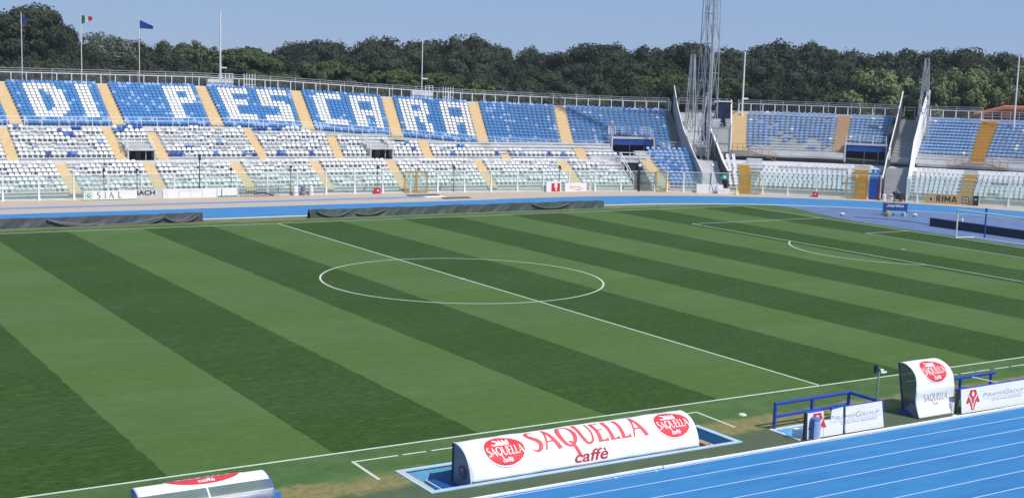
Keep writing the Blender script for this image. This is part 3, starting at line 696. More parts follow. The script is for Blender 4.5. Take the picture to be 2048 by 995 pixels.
g3 = thing('end_stand', S(92, 0), 'curved stand at far right with faded blue upper seats, ochre stair and white lower seats', 'grandstand')
B0, B1 = 84.0, 112.
mb = MB(); terrace(mb, UPPER, 0, NU, 84.5, B1); sbox(mb, 84.6, B1, OU1, OU1+1.9, lambda s: zut(s)-.6, zut); part('upper_terrace', mb, concrete, g3)
mb = MB(); terrace(mb, LOWER, 0, NL, B0, B1); sbox(mb, B0, B1, OL0+NL*LD, 17, 2.5, 3.12); part('lower_terrace', mb, concrete, g3)
mb = MB(); sbox(mb, 84.3, B1, 14.7, 15.0, lambda s: zub(s)-.4, lambda s: zub(s)+.1); part('deck_edge', mb, concrete, g3)
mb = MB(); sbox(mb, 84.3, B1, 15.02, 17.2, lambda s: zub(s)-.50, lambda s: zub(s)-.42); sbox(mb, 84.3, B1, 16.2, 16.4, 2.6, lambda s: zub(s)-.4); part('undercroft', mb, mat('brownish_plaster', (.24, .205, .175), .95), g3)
mb = MB(); sbox(mb, 84., B1, OU1+1.9, OU1+2.1, 0, lambda s: zut(s)-.03, step=3); part('back_wall', mb, concrete_d, g3)
stair(g3, UPPER, 0, NU, 90.95, 92.45, 92.5, 94.2, tan_step2); stair(g3, LOWER, 0, NL, 89.2, 90.7, 90.1, 91.5, yel_step)
stair(g3, UPPER, 0, NU, 103.5, 105, 105, 106.7, tan_step2)
rail(g3, 'front_railing', [S(q, 15.02, zub(q)+.05) for q in frange(84.6, 90.8, 1.5)], 1.6, 1.0, (1., .55), .02, grey_steel, .02)
rail(g3, 'front_railing', [S(q, 15.02, zub(q)+.05) for q in frange(92.6, 103, 1.5)], 1.6, 1.0, (1., .55), .02, grey_steel, .02)
rail(g3, 'top_railing', [S(q, 25.75, zut(q)) for q in frange(86, 92.4, 1.5)], 1.63, 1.08, (1.,), .04, white_paint, .038)
rail(g3, 'outer_railing', [S(q, 27.2, zut(q)) for q in frange(86, 92.6, 1.5)], 3.26, 1.55, (1., .84), .022, grey_steel, .025)
rail(g3, 'outer_railing', [S(q, 26.6, zut(q)) for q in frange(92.7, 108, 1.5)], 1.1, 1.1, (1., .7, .4), .022, grey_steel, .022)
balusters(g3, 86, 92.6, 27.2, zut, 1.2)
brown_flight(g3, 92.6, 95.0); brown_flight(g3, 90.8, 88.4)
mb = MB(); sbox(mb, 90.9, 92.5, 13.9, 15, zub(92)-.08, zub(92), step=1); pl = part('landing', mb, brown_rail, g3); rail(pl, 'railing', [S(91., 13.95, zub(92)), S(92.5, 13.95, zub(92))], .8, .95, (1., .5), .022, brown_rail, .022)
mb = MB(); sbox(mb, 90., 91.6, 7.3, 7.7, 3.12, 3.5, step=1); part('low_wall', mb, concrete_w, g3)
L = []
upper_block(L, 84.5, 90.9, 86.0, 92.5, None, (), pale=True, r0=2)
upper_block(L, 92.5, 103.4, 94.25, 104.8, None, (), pale=True, r0=2)
low_block(L, 84.2, 89.2, 84.4, 90.0, .97, NL, lambda r, c, s: 2 if random.random() < .8 else 3, 1, .53, keep=.4)
low_block(L, 90.8, 104, 91.6, 104, .96, NL, lambda r, c, s: 2 if random.random() < .8 else 3, 1, .53, keep=.4)
place_seats(g3, L, 'seats farther back in the end stand, faded blue and white')

# --- grey stair corridors
def corridor(name, s0, s1, t0, t1, label, m, r1=NU):
    c = thing(name, S((s0+s1)/2, 0), label, 'stairs')
    mb = MB()
    for r in range(NU):
        t = r/NU; sbox(mb, lerp(s0, t0, t), lerp(s1, t1, t), OU0+r*UD, OU0+(r+1)*UD, lambda s: urow(s, r)-.75, lambda s: urow(s, r), step=4)
    part('upper_steps', mb, m, c)
    mb = MB()
    for r in range(8):
        sbox(mb, s0, s1, OL0+r*LD, OL0+(r+1)*LD, lrow(0, r)-.75, lrow(0, r), step=4)
        sbox(mb, s0, s1, OL0+(r+.5)*LD, OL0+(r+1)*LD, lrow(0, r)-.1, lrow(0, r)+.17, step=4)
    sbox(mb, s0, s1, OL0+8*LD, 17, 2.6, 3.12, step=4)
    part('lower_steps', mb, m, c)
    mb = MB(); sbox(mb, s0, s1, 14.8, 15.0, zub(s0)-.55, zub(s0)+.1, step=4); part('beam', mb, concrete_w, c)
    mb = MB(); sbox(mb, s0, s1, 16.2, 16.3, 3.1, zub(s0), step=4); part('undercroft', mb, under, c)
    return c
cA = corridor('stair_corridor', 60.5, 62.85, 60.8, 65.0, 'grey stair corridor at the foot of the tall floodlight mast', concrete)
rail(cA, 'railing', [S(60.6, 15.1, zub(61)+.1), S(62.8, 15.1, zub(62)+.1)], .8, 1.1, (1., .75, .5, .25), .025, grey_steel)
rail(cA, 'railing', [S(60.9, 25.9, zut(62)), S(65.2, 25.9, zut(64))], 1.2, 1.6, (1., .8, .55), .03, grey_steel)
rail(cA, 'railing', [S(61.9, 19.6, urow(62, 6)), S(64.4, 19.2, urow(64, 5))], .5, 1.6, (1., .8), .03, grey_steel, .02)
cB = corridor('stair_corridor', 80.95, 83.6, 82.3, 85.3, 'grey stair corridor between the two tall white walls at right', mat('mid_grey_concrete', (.42, .42, .42), .9, .1, 1.5))
rail(cB, 'railing', [S(81.3, 15.3, zub(82)+.1), S(81.2, 9., 4.2)], 1.5, 1.2, (1.,), .05)
rail(cB, 'railing', [S(82.5, 25.9, zut(82)), S(85.3, 25.9, zut(84))], 1.2, 1.3, (1., .7), .03, grey_steel)

# --- tall dividing walls along the corridors: path of (o, s, z_bottom, z_top)
def divider(label, path, m_face, m_top, th=.22, bars=False, bar_from=0, name='dividing_wall'):
    root = thing(name, S(path[0][1], path[0][0]), label, 'wall'); mb = MB(); tp = MB(); k = 0
    for (o0, s0, b0, t0), (o1, s1, b1, t1) in zip(path[:-1], path[1:]):
        n = nrm((s0+s1)/2); tx = Vector((n[1], -n[0], 0))*th/2
        A, B = S(s0, o0), S(s1, o1)
        q = lambda p, z: Vector((p.x, p.y, z))
        if not bars or True:
            if bars: tx = tx*.3
            mb.hexa([q(A-tx, b0), q(A+tx, b0), q(B+tx, b1), q(B-tx, b1), q(A-tx, t0), q(A+tx, t0), q(B+tx, t1), q(B-tx, t1)])
        if bars:
            tx = tx/.3; d = (B-A).length; cnt = max(2, int(d/.13))
            hb = .55
            mb.hexa([q(A-tx*.4, b0), q(A+tx*.4, b0), q(B+tx*.4, b1), q(B-tx*.4, b1), q(A-tx*.4, b0+hb), q(A+tx*.4, b0+hb), q(B+tx*.4, b1+hb), q(B-tx*.4, b1+hb)])
            for i in range(cnt):
                t = i/cnt; p = A.lerp(B, t); mb.bar(q(p, lerp(b0, b1, t)+hb), q(p, lerp(t0, t1, t)), .06, .05)
        e = Vector((0, 0, .06)); tx2 = tx*1.1 if not bars else tx*.45
        tp.hexa([q(A-tx2, t0+.002), q(A+tx2, t0+.002), q(B+tx2, t1+.002), q(B-tx2, t1+.002), q(A-tx2, t0)+e*1.8, q(A+tx2, t0)+e*1.8, q(B+tx2, t1)+e*1.8, q(B-tx2, t1)+e*1.8])
    part('barred_panel' if bars else 'wall_panel', mb, m_face, root); part('coping', tp, m_top, root)
    return root
divider('tall grey barred divider between the blue seats and the mast corridor', [(26.3, 60.5, 8.7, 12.25), (20.5, 60.25, 6.3, 9.5), (15, 60.2, 3.4, 6.75), (8, 60.25, 2.6, 4.3), (1.6, 60.3, .05, 2.3)], mat('grey_sheet_panel', (.36, .36, .37), .7), white_paint, .2, True)
divider('dark-faced wall with a white top right of the mast corridor', [(15.5, 62.75, 3.1, 7.3), (11, 63.05, 3.1, 5.4), (5, 63.05, .6, 3.6), (1.7, 63.3, .05, 2.5)], mat('dark_wall_face', (.06, .06, .065), .8), white_paint, .2)  # near-black face: the wall's shadow side is put into its colour
divider('dark-faced wall with a white top left of the right-hand grey stairs', [(26.2, 82.2, 8.9, 12.4), (22, 81.95, 6.8, 10.4), (18.5, 81.65, 5.2, 8.3), (15, 81.3, 3.2, 6.2), (9, 81.0, 2.9, 4.3), (5, 80.85, 1.4, 3.1), (1.6, 80.75, .05, 2.4)], mat('dark_wall_face', (.06, .06, .065), .8), white_paint, .12)
divider('broad white wall on the right of the right-hand grey stairs', [(26.2, 85.6, 8.9, 12.6), (20, 84.85, 6.2, 9.8), (17, 84.45, 4.6, 7.7), (15, 84.15, 3.2, 6.3), (8, 83.95, 2.8, 4.4), (3, 83.8, .6, 3.0), (1.6, 83.75, .05, 2.4)], white_paint, white_paint, .34)
bp = thing('barred_screen', S(63.8, 15, 4.4), 'light grey screen of vertical bars beside the tan corner stair', 'fence')
mb = MB()
for i in range(22):
    q = lerp(62.85, 64.75, i/21); mb.bar(S(q, 15.1, 4.1), S(q, 15.1, 7.25), .05)
part('bars', mb, white_paint, bp)
mb = MB(); sbox(mb, 62.8, 64.8, 15.0, 15.05, 7.2, 7.3, step=1); sbox(mb, 62.8, 64.8, 15.0, 15.05, 5.2, 5.3, step=1); sbox(mb, 62.8, 64.8, 15.2, 15.3, 4.0, 7.1, step=1); part('crossbars', mb, grey_steel, bp)
mb = MB(); mb.bar(S(64.85, 15.0, 3.1), S(64.85, 15.0, 7.6), .16); mb.bar(S(64.85, 15.0, 7.6), S(65.5, 25.6, 10.6), .16); part('frame_post', mb, white_paint, bp)
sc_ = thing('dark_screen', S(64.7, 24, 8), 'dark navy screen in a pale frame behind the mast foot', 'screen')
mb = MB(); sbox(mb, 63.95, 65.35, 23.4, 23.5, 7.2, 10.35, step=1); part('panel', mb, screen_blue, sc_)
mb = MB(); sbox(mb, 63.85, 65.45, 23.3, 23.55, 10.35, 10.5, step=1); sbox(mb, 65.35, 65.45, 23.3, 23.55, 7.2, 10.35, step=1); part('frame', mb, white_paint, sc_)

# --- glass fence along the foot of the stands
POSTS = [-24.26+3.235*i for i in range(24)]+[54.3, 55.8, 57.79, 61.02, 64.39, 67.2, 70.09, 73.41, 76.71, 77.89, 79.24, 80.63, 83.56, 84.77, 88.09, 91.42, 94.6, 97.9, 101.2, 104.5]
POSTS = [p for p in POSTS if p < 53]+[p for p in POSTS if p > 53]
fh = lambda s: 2.42 if s < 66 else float(np.interp(s, [66, 72, 84, 100], [2.5, 2.7, 2.95, 2.9]))
def fence(label, s0, s1, skip=()):
    f = thing('glass_fence', S(s0, 0), label, 'fence'); P = [p for p in POSTS if s0-.1 <= p <= s1+.1]
    pm = {}
    for p in P:
        h = round(fh(p), 1)
        if h not in pm:
            q = MB(); q.box(-.07, -.07, 0, .07, .07, h); q.hexa([(-.12, -.2, 0), (.12, -.2, 0), (.12, .12, 0), (-.12, .12, 0), (-.07, -.08, .9), (.07, -.08, .9), (.07, .07, .9), (-.07, .07, .9)]); pm[h] = q.mesh('post', white_paint)
        n = nrm(p); link('post', pm[h], f, Matrix.Translation(S(p, 0)) @ Matrix.Rotation(math.atan2(n[1], n[0])-math.pi/2, 4, 'Z'))
    for a, b in zip(P[:-1], P[1:]):
        mb = MB(); mb.bar(S(a+.07, 0, fh(a)-.03), S(b-.07, 0, fh(b)-.03), .06, .06); part('top_rail', mb, white_paint, f); mb = MB(); mb.bar(S(a+.07, 0, .12), S(b-.07, 0, .12), .05, .05); part('bottom_rail', mb, white_paint, f)
        if any(abs((a+b)/2-k) < .4 for k in skip): continue
        mb = MB(); mb.bar(S(a+.08, .03, .16+(fh(a)-.25)/2), S(b-.08, .03, .16+(fh(b)-.25)/2), .02, fh(a)-.25); part('glass_panel', mb, fence_glass, f)
    mb = MB(); sbox(mb, s0, s1, -.18, .16, 0, .07); part('footing', mb, concrete, f)
    return f
fence('glass fence with white posts along the foot of the long stand', -24.3, 60.95, (25.1, 27.5, 56.8))
fence('glass fence with white posts along the foot of the corner stand', 61.02, 80.7, (62.7, 78.5))
fence('glass fence with white posts at the far right below the end stand', 83.56, 104.6)

def gate(label, s0, s1, h, m, slats=None, glass=True):
    g = thing('gate', S((s0+s1)/2, -.1), label, 'gate'); n = (2 if s1-s0 > 1.6 else 1); wd = (s1-s0)/n
    for i in range(n):
        a, b = s0+i*wd+.03, s0+(i+1)*wd-.03; mb = MB()
        for q in (a, b-.1): sbox(mb, q, q+.1, -.22, -.12, .05, h, step=1)
        sbox(mb, a+.1, b-.1, -.215, -.125, h-.12, h-.01, step=1); sbox(mb, a+.1, b-.1, -.215, -.125, .06, .16, step=1)
        lf = part('gate_leaf', mb, m, g)
        if slats is not None and i in slats:
            for k in range(13):
                z = .2+k*(h-.4)/13; mb = MB(); sbox(mb, a+.1, b-.1, -.2, -.15, z, z+.12, step=1); part('slat', mb, yel_step, lf)
        elif glass:
            mb = MB(); sbox(mb, a+.1, b-.1, -.18, -.17, .16, h-.12, step=1); part('glass_pane', mb, fence_glass, lf)
    return g
gate('double orange-framed gate in the glass fence below the second entrance', 23.5, 26.3, 2.45, orange_frame)
gate('single orange-framed gate in front of the pale blue seats', 54.35, 55.75, 2.45, orange_frame)
gate('orange gate with a slatted left leaf at the corner stair', 64.4, 66.85, 2.55, orange_frame, (0,))
gate('orange gate with a slatted right leaf near the right-hand corridor', 76.75, 79.2, 2.5, orange_frame, (1,))
gt = thing('blue_gate', S(80, -.1), 'dark blue metal gate with a red post left of the white wall', 'gate')
mb = MB(); sbox(mb, 79.35, 80.4, -.2, -.12, .1, 2.5, step=1); part('gate_leaf', mb, canopy_blue, gt)
mb = MB(); sbox(mb, 80.42, 80.58, -.25, -.1, 0, 2.5, step=1); part('post', mb, mat('dark_red_paint', (.25, .03, .04), .6), gt)
gt = thing('dark_gate', S(53.3, -.1), 'dark open steel gate with a thick black post before the stand passage', 'gate')
mb = MB(); mb.tube(S(52.33, -.1, 0), S(52.33, -.1, 2.9), .13, n=8); part('post', mb, dark_iron_and_recess, gt)
mb = MB()
for z in (.15, 1.1, 2.3): mb.bar(S(52.4, -.1, z), S(54.3, -.1, z), .05)
part('crossbars', mb, dark_iron_and_recess, gt)

# lamps and cameras on fence posts
def fence_lamp(s, z, label, m=None, r=.16, base=1.9):
    t = thing('fence_lamp', S(s, -.1, 0), label, 'lamp'); mb = MB(); mb.bar(S(s, -.12, 0.), S(s, -.12, z), .05); part('stem', mb, dark_iron_and_recess if m is None else m, t)
    mb = MB(); mb.ball(S(s, -.15, z+.08), r, 8, 5); part('head', mb, m or dark_iron_and_recess, t)
for s, z, lab in [(-8.5, 2.8, 'dark round lamp on the fence above the left end of the SIAL banner'), (-5.3, 2.75, 'dark round lamp on the fence above the right end of the SIAL banner'), (4.2, 2.75, 'dark round lamp above the end of the white panels'),
                  (10.6, 2.9, 'dark round lamp above the wire cage'), (20.4, 2.75, 'dark round lamp above the first red box'), (29.4, 2.75, 'dark round lamp just right of the double orange gate'),
                  (42.4, 2.75, 'dark round lamp above the red and white signs')]: fence_lamp(s, z, lab)
fence_lamp(52.33, 3.0, 'white round lamp on the thick black gate post', white_paint, .2); fence_lamp(61.1, 3.2, 'white round lamp on the fence at the mast corridor', white_paint, .2)
t = thing('camera_pole', S(.9, -.2), 'tall thin dark pole with a black camera head in front of the stand', 'pole'); mb = MB(); mb.tube(S(.9, -.25, 0), S(.9, -.25, 4.0), .05); part('pole', mb, dark_iron_and_recess, t)
mb = MB(); mb.bar(S(.9, -.35, 3.75), S(.9, -.25, 4.35), .22, .2); part('camera', mb, dark_iron_and_recess, t)

# ------------------------------------------------------------------ masts, poles, flags
def lattice(name, label, c, w0, w1, h, panels, ang, cat='mast', r=.06, inner=False):
    t = thing(name, c, label, cat); c = Vector(c); ca, sa = math.cos(ang), math.sin(ang)
    def corner(i, z):
        q = lerp(w0, w1, z/h)/2; x, y = [(-q, -q), (q, -q), (q, q), (-q, q)][i % 4]; return c+Vector((x*ca-y*sa, x*sa+y*ca, z))
    for i in range(4):
        mb = MB(); mb.tube(corner(i, 0), corner(i, h), r*1.35, r, 6); part('leg', mb, mast_steel, t)
    zs = [h*(1-(1-k/panels)**1.0) for k in range(panels+1)]
    mb = MB()
    for k in range(panels):
        for i in range(4):
            a, b = corner(i, zs[k]), corner(i+1, zs[k]); mb.bar(corner(i, zs[k+1]), corner(i+1, zs[k+1]), r*1.3)
            if k % 2 == 0: mb.bar(a, (corner(i, zs[k+1])+corner(i+1, zs[k+1]))/2, r*1.15); mb.bar(b, (corner(i, zs[k+1])+corner(i+1, zs[k+1]))/2, r*1.15)
            else:
                md = (a+b)/2; mb.bar(md, corner(i, zs[k+1]), r*1.15); mb.bar(md, corner(i+1, zs[k+1]), r*1.15)
    part('bracing', mb, mast_steel, t)
    return t, corner
mc = S(63.0, 8.6, 3.1); mc.z = 3.1
MC = Vector((65.8, 53.9, 3.1))
mt, cr = lattice('floodlight_mast', 'tall grey lattice floodlight mast rising out of the top of the picture', MC, 2.15, .85, 44, 12, math.radians(22), 'mast', .045)
mb = MB(); mb.tube(MC+Vector((.35, -.1, 2.)), MC+Vector((.35, -.1, 40)), .19, n=10); part('riser_pipe', mb, mat('pale_pipe', (.42, .44, .50), .5), mt)
mb = MB()
for dx in (-.28, ): mb.tube(MC+Vector((dx, .25-dx, 1.)), MC+Vector((dx, .25-dx, 40)), .035, n=5)
part('cable_duct', mb, grey_steel, mt)
mb = MB()
for dx in (-.22, .12): mb.bar(MC+Vector((dx, -.45, .5)), MC+Vector((dx*.8, -.42, 40)), .05)
for k in range(55): mb.bar(MC+Vector((-.22, -.45, .8+k*.72)), MC+Vector((.12, -.45, .8+k*.72)), .025)
part('ladder', mb, grey_steel, mt)
mb = MB(); a = MC
for p, q in [((-.1, 0, 8.2), (-.45, 0, 5.6)), ((-.45, 0, 5.6), (-.35, 0, 3.2)), ((-.35, 0, 3.2), (.35, 0, 1.2)), ((.1, 0, 8.4), (.75, 0, 5.8)), ((.75, 0, 5.8), (.7, 0, 4.4)), ((-.1, 0, 8.4), (.35, 0, 8.6))]:
    mb.tube(a+Vector(p), a+Vector(q), .11, n=6)
part('cable_loop', mb, mat('pale_cable', (.50, .51, .54), .5), mt)
mb = MB(); mb.hexa([a+Vector(v) for v in [(-.3, .2, 2.5), (.3, .2, 2.5), (.3, .4, 2.5), (-.3, .4, 2.5), (-.12, .2, 7.0), (.15, .2, 7.0), (.15, .4, 7.0), (-.12, .4, 7.0)]]); part('dark_cover', mb, dark_iron_and_recess, mt)
mb = MB(); mb.box(MC.x-1.6, MC.y-1.6, 0, MC.x+1.6, MC.y+1.6, 3.1); part('plinth', mb, concrete, mt)
lattice('lattice_mast', 'shorter lattice mast behind the stand left of the floodlight mast', (71.0, 63.3, 0), 1.7, .45, 16.55, 6, .5, r=.05)
lattice('lattice_mast', 'shorter lattice mast behind the right-hand grey stairs', (92.3, 42.4, 0), 2.1, .45, 16.75, 6, .9, r=.05)
def pole(x, y, z0, z1, r, label, cat='pole', flag=None, arm=None, lean=(0, 0)):
    t = thing('flagpole' if flag else 'pole', (x, y, 0), label, cat); mb = MB(); mb.tube((x, y, 0), (x+lean[0], y+lean[1], z1), r, r*.5, 8); part('mast', mb, white_paint, t)
    if arm:
        mb = MB(); mb.box(x-.1, y-.1, arm, x+.9, y+.1, arm+.16); part('bracket', mb, white_paint, t)
    if flag:
        cols, wd, ht, drop = flag; o = Vector((x, y, z1-.4)); dv = Vector((.85, -.53, 0))
        n = len(cols)
        for i, c in enumerate(cols):
            def f(u, v, i=i):
                uu = (i+u)/n; return o+dv*(.06+uu*wd)+Vector((.53, .85, 0))*(.16*math.sin(uu*7+v*2)*uu)+Vector((0, 0, -v*ht*(1-.62*uu)-uu*drop))
            mb = MB(); mb.grid(f, 6, 6); vs = mb.v[:]
            k = len(vs); mb.v += [(a[0]+.01, a[1]+.02, a[2]) for a in vs]; mb.f += [tuple(k+j for j in reversed(q)) for q in mb.f[:]]; mb.m += [0]*len(mb.f[:len(mb.f)//2])
            part('flag', mb, c, t)
    return t
pole(-6.14, 104.4, 0, 19.3, .09, 'leftmost flagpole with a limp blue flag before the big dark tree', 'flagpole', ([flag_blue], .62, 1.15, .5))
pole(.97, 102.8, 0, 19.6, .09, 'flagpole flying the green, white and red flag', 'flagpole', ([flag_green, logo_white, flag_red], 1.35, 1.15, .15))
pole(8.0, 100.97, 0, 19.3, .09, 'flagpole with a blue flag blowing to the right', 'flagpole', ([flag_blue], 1.75, 1.1, .75))
pole(17.95, 97.8, 0, 20.5, .20, 'thick white pole above the first white concrete box', arm=12.9)
pole(42.8, 86.95, 0, 17.75, .12, 'thin white pole above the second white concrete box', arm=12.2)
pole(78.8, 61.83, 0, 17.2, .17, 'white pole just right of the tan corner stair', arm=10.8)
pole(102.32, 36.18, 0, 17.6, .14, 'white pole at far right beside the salmon building', arm=None)
for s0, s1, z, lab in [(9.4, 12.4, 11.25, 'white concrete box on top of the stand at the thick pole'), (33.6, 36.2, 10.4, 'white concrete box on top of the stand at the thin pole')]:
    t = thing('roof_box', S((s0+s1)/2, 26.4, z-.4), lab, 'box'); mb = MB(); sbox(mb, s0, s1, 26.2, 27.0, z-.75, z+.35, step=1); part('block', mb, concrete_w, t)
    rail(t, 'railing', [S(s0+1.6, 26.1, z+.3), S(s1-.1, 26.1, z+.3)], .45, .75, (1., .6), .02)
for s0, s1, lab in [(13.75, 15.05, 'small white railed gateway right of the thick pole'), (37.5, 38.7, 'small white railed gateway right of the thin pole')]:
    t = thing('railed_gateway', S(s0, 26.6, zut(s0)), lab, 'gate'); mb = MB()
    for i in range(5): mb.bar(S(lerp(s0, s1, i/4), 26.6, zut(s0)), S(lerp(s0, s1, i/4), 26.6, zut(s0)+1.75), .06)
    mb.bar(S(s0, 26.6, zut(s0)+1.1), S(s1, 26.6, zut(s0)+1.1), .05); mb.bar(S(s0, 26.6, zut(s0)+.4), S(s1, 26.6, zut(s0)+.4), .05); part('bars', mb, white_paint, t)

# ------------------------------------------------------------------ lettering and print
def text2d(s, h, shear=0., sx=1., bold=0., slices=0, font_gap=1.):
    cu = bpy.data.curves.new('lettering', 'FONT'); cu.body = s; cu.size = 1; cu.shear = shear; cu.offset = bold; cu.resolution_u = 3; cu.space_character = font_gap
    o = bpy.data.objects.new('lettering_tmp', cu); me = bpy.data.meshes.new_from_object(o); bpy.data.objects.remove(o); bpy.data.curves.remove(cu)
    bm = bmesh.new(); bm.from_mesh(me); bpy.data.meshes.remove(me)
    ys = [v.co.y for v in bm.verts]; y0 = min(0, min(ys))
    capm = .73
    for v in bm.verts: v.co.y = v.co.y/capm*h; v.co.x = v.co.x/capm*h*sx
    if slices:
        lo, hi = min(v.co.y for v in bm.verts), max(v.co.y for v in bm.verts)
        for i in range(1, slices):
            bmesh.ops.bisect_plane(bm, geom=bm.verts[:]+bm.edges[:]+bm.faces[:], plane_co=(0, lerp(lo, hi, i/slices), 0), plane_no=(0, 1, 0))
    bm.verts.index_update(); V = [(v.co.x, v.co.y) for v in bm.verts]; F = [tuple(v.index for v in f.verts) for f in bm.faces]; bm.free()
    x0 = min(v[0] for v in V); V = [(a-x0, b) for a, b in V]; return V, F
def ribbon(pts, ws):
    V, F = [], []
    P = [Vector((*p, 0)) for p in pts]
    for i, p in enumerate(P):
        d = (P[min(i+1, len(P)-1)]-P[max(i-1, 0)]).normalized(); q = Vector((-d.y, d.x, 0))*ws[i]/2; V += [(p.x+q.x, p.y+q.y), (p.x-q.x, p.y-q.y)]
    F = [(2*i+1, 2*i+3, 2*i+2, 2*i) for i in range(len(P)-1)]; return V, F
def smooth_pts(pts, n=4):
    out = []
    for i in range(len(pts)-1):
        p0, p1, p2, p3 = pts[max(i-1, 0)], pts[i], pts[i+1], pts[min(i+2, len(pts)-1)]
        for k in range(n):
            t = k/n; out.append(tuple(.5*((2*p1[j])+(-p0[j]+p2[j])*t+(2*p0[j]-5*p1[j]+4*p2[j]-p3[j])*t*t+(-p0[j]+3*p1[j]-3*p2[j]+p3[j])*t**3) for j in range(len(p1))))
    return out+[tuple(pts[-1])]
# flared display capitals, strokes as (x, y, width) with unit height
STROKES = {
 'S': (.60, [[(.52, .90, .05), (.38, .99, .09), (.20, .95, .15), (.10, .78, .17), (.22, .60, .19), (.42, .44, .19), (.52, .26, .18), (.42, .07, .15), (.22, .01, .09), (.05, .10, .04)]]),
 'A': (.78, [[(.02, 0, .07), (.16, .35, .08), (.28, .68, .09), (.36, 1.0, .10)], [(.32, 1.02, .10), (.44, .70, .15), (.56, .38, .17), (.74, -.02, .19)], [(.15, .30, .08), (.34, .33, .07), (.54, .31, .08)]]),
 'Q': (.92, [[(.46, 1.0, .09), (.24, .94, .14), (.08, .72, .18), (.06, .42, .18), (.20, .14, .14), (.42, .03, .10), (.66, .14, .14), (.80, .40, .18), (.80, .68, .17), (.66, .93, .12), (.46, 1.0, .09)], [(.36, .20, .05), (.52, .14, .12), (.66, -.10, .15), (.80, -.38, .13), (1.0, -.46, .04)]]),
 'U': (.80, [[(.06, 1.02, .20), (.10, .7, .15), (.12, .35, .15), (.24, .08, .13), (.42, .02, .10), (.60, .12, .10), (.68, .40, .08), (.70, .75, .09), (.71, 1.0, .12)]]),
 'E': (.56, [[(.10, 1.0, .18), (.10, .5, .15), (.10, 0, .18)], [(.10, .95, .09), (.35, .95, .07), (.50, .98, .13)], [(.10, .52, .08), (.3, .52, .07), (.42, .53, .11)], [(.10, .04, .09), (.35, .04, .08), (.54, .06, .15)]]),
 'L': (.52, [[(.08, 1.0, .18), (.09, .5, .15), (.09, 0, .18)], [(.09, .04, .09), (.30, .04, .08), (.50, .07, .15)]]),
 'I': (.24, [[(.11, 1.0, .16), (.11, .5, .13), (.11, 0, .16)]]),
}
def word2d(word, h, sx=1., gap=.08, wk=1.):
    V, F = [], []; x = 0
    for ch in word:
        adv, st = STROKES[ch]
        for s in st:
            q = smooth_pts(s, 5 if len(s) > 3 else 4); v, f = ribbon([((x+a)*h*sx, b*h) for a, b, _ in q], [c*h*wk for _, _, c in q]); k = len(V)
            V += v; F += [tuple(i+k for i in t) for t in f]
        x += adv+gap
    return V, F
def ellipse2d(rx_, ry_, n=36, rings=5, clip=None):
    V, F = [], []
    for j in range(-rings, rings+1):
        y = ry_*math.sin(j/rings*math.pi/2); hw = rx_*math.cos(j/rings*math.pi/2); V += [(-hw, y), (-hw/3, y), (hw/3, y), (hw, y)]
    for j in range(2*rings):
        for i in range(3): F.append((j*4+i, j*4+i+1, j*4+5+i, j*4+4+i))
    return V, F
def ring2d(rx_, ry_, wd, n=40):
    V, F = [], []
    for i in range(n): t = 2*math.pi*i/n; V += [(rx_*math.cos(t), ry_*math.sin(t)), ((rx_-wd)*math.cos(t), (ry_-wd)*math.sin(t))]
    for i in range(n): a, b = 2*i, 2*((i+1) % n); F.append((a, b, b+1, a+1))
    return V, F
def put2d(shape, f, off=(0, 0), mb=None, both=False):
    V, F = shape; mb = mb or MB(); return mb.add([f(a+off[0], b+off[1]) for a, b in V], F)
def shift(shape, dx, dy): return [(a+dx, b+dy) for a, b in shape[0]], shape[1]
def width(shape): return max(a for a, _ in shape[0])-min(a for a, _ in shape[0])

def logo(parent, f, w_, h_, dark=False):
    """red oval badge; f(u, v, lift) -> point, u and v from its centre"""
    part('logo_ground', put2d(ellipse2d(w_/2, h_/2, rings=7), lambda a, b: f(a, b, .006)), logo_white, parent)
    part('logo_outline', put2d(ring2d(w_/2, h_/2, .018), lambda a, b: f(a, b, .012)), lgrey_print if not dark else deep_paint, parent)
    part('logo_oval', put2d(ellipse2d(w_/2*.915, h_/2*.90, rings=7), lambda a, b: f(a, b, .016)), logo_red if not dark else mat('shaded_logo_red', (.20, .03, .06), .6), parent)
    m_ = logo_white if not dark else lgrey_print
    wd = word2d('SAQUELLA', h_*.25, 1.0, .05, .9); s = w_*.84/width(wd)
    wd = ([(a*s, b) for a, b in wd[0]], wd[1])
    part('logo_word', put2d(wd, lambda a, b: f(a, b, .024), (-w_*.42, -h_*.17)), m_, parent)
    sm = text2d('caffè', h_*.12, .2, 1.1, .02, 3); part('logo_word', put2d(sm, lambda a, b: f(a, b, .024), (-width(sm)/2, -h_*.36)), m_, parent)
    # white emblem above the word: rounded cup-like shapes
    mb = MB()
    for st in ([(-.28, .16, .05), (-.20, .13, .09), (-.10, .17, .12), (-.12, .27, .10), (-.2, .33, .07)], [(-.10, .15, .13), (0, .15, .17), (.10, .16, .2), (.17, .17, .16)], [(-.02, .2, .10), (-.05, .32, .08)], [(.06, .2, .11), (.05, .34, .07)], [(.14, .2, .12), (.17, .33, .10)]):
        st = [(a*.9, .14+(b-.14)*.85, c*.62) for a, b, c in st]
        q = smooth_pts(st, 4); v, g = ribbon([(a*w_, b*h_+h_*.02) for a, b, _ in q], [c*h_ for _, _, c in q]); mb.add([f(a, b, .024) for a, b in v], g)
    part('logo_emblem', mb, m_, parent)

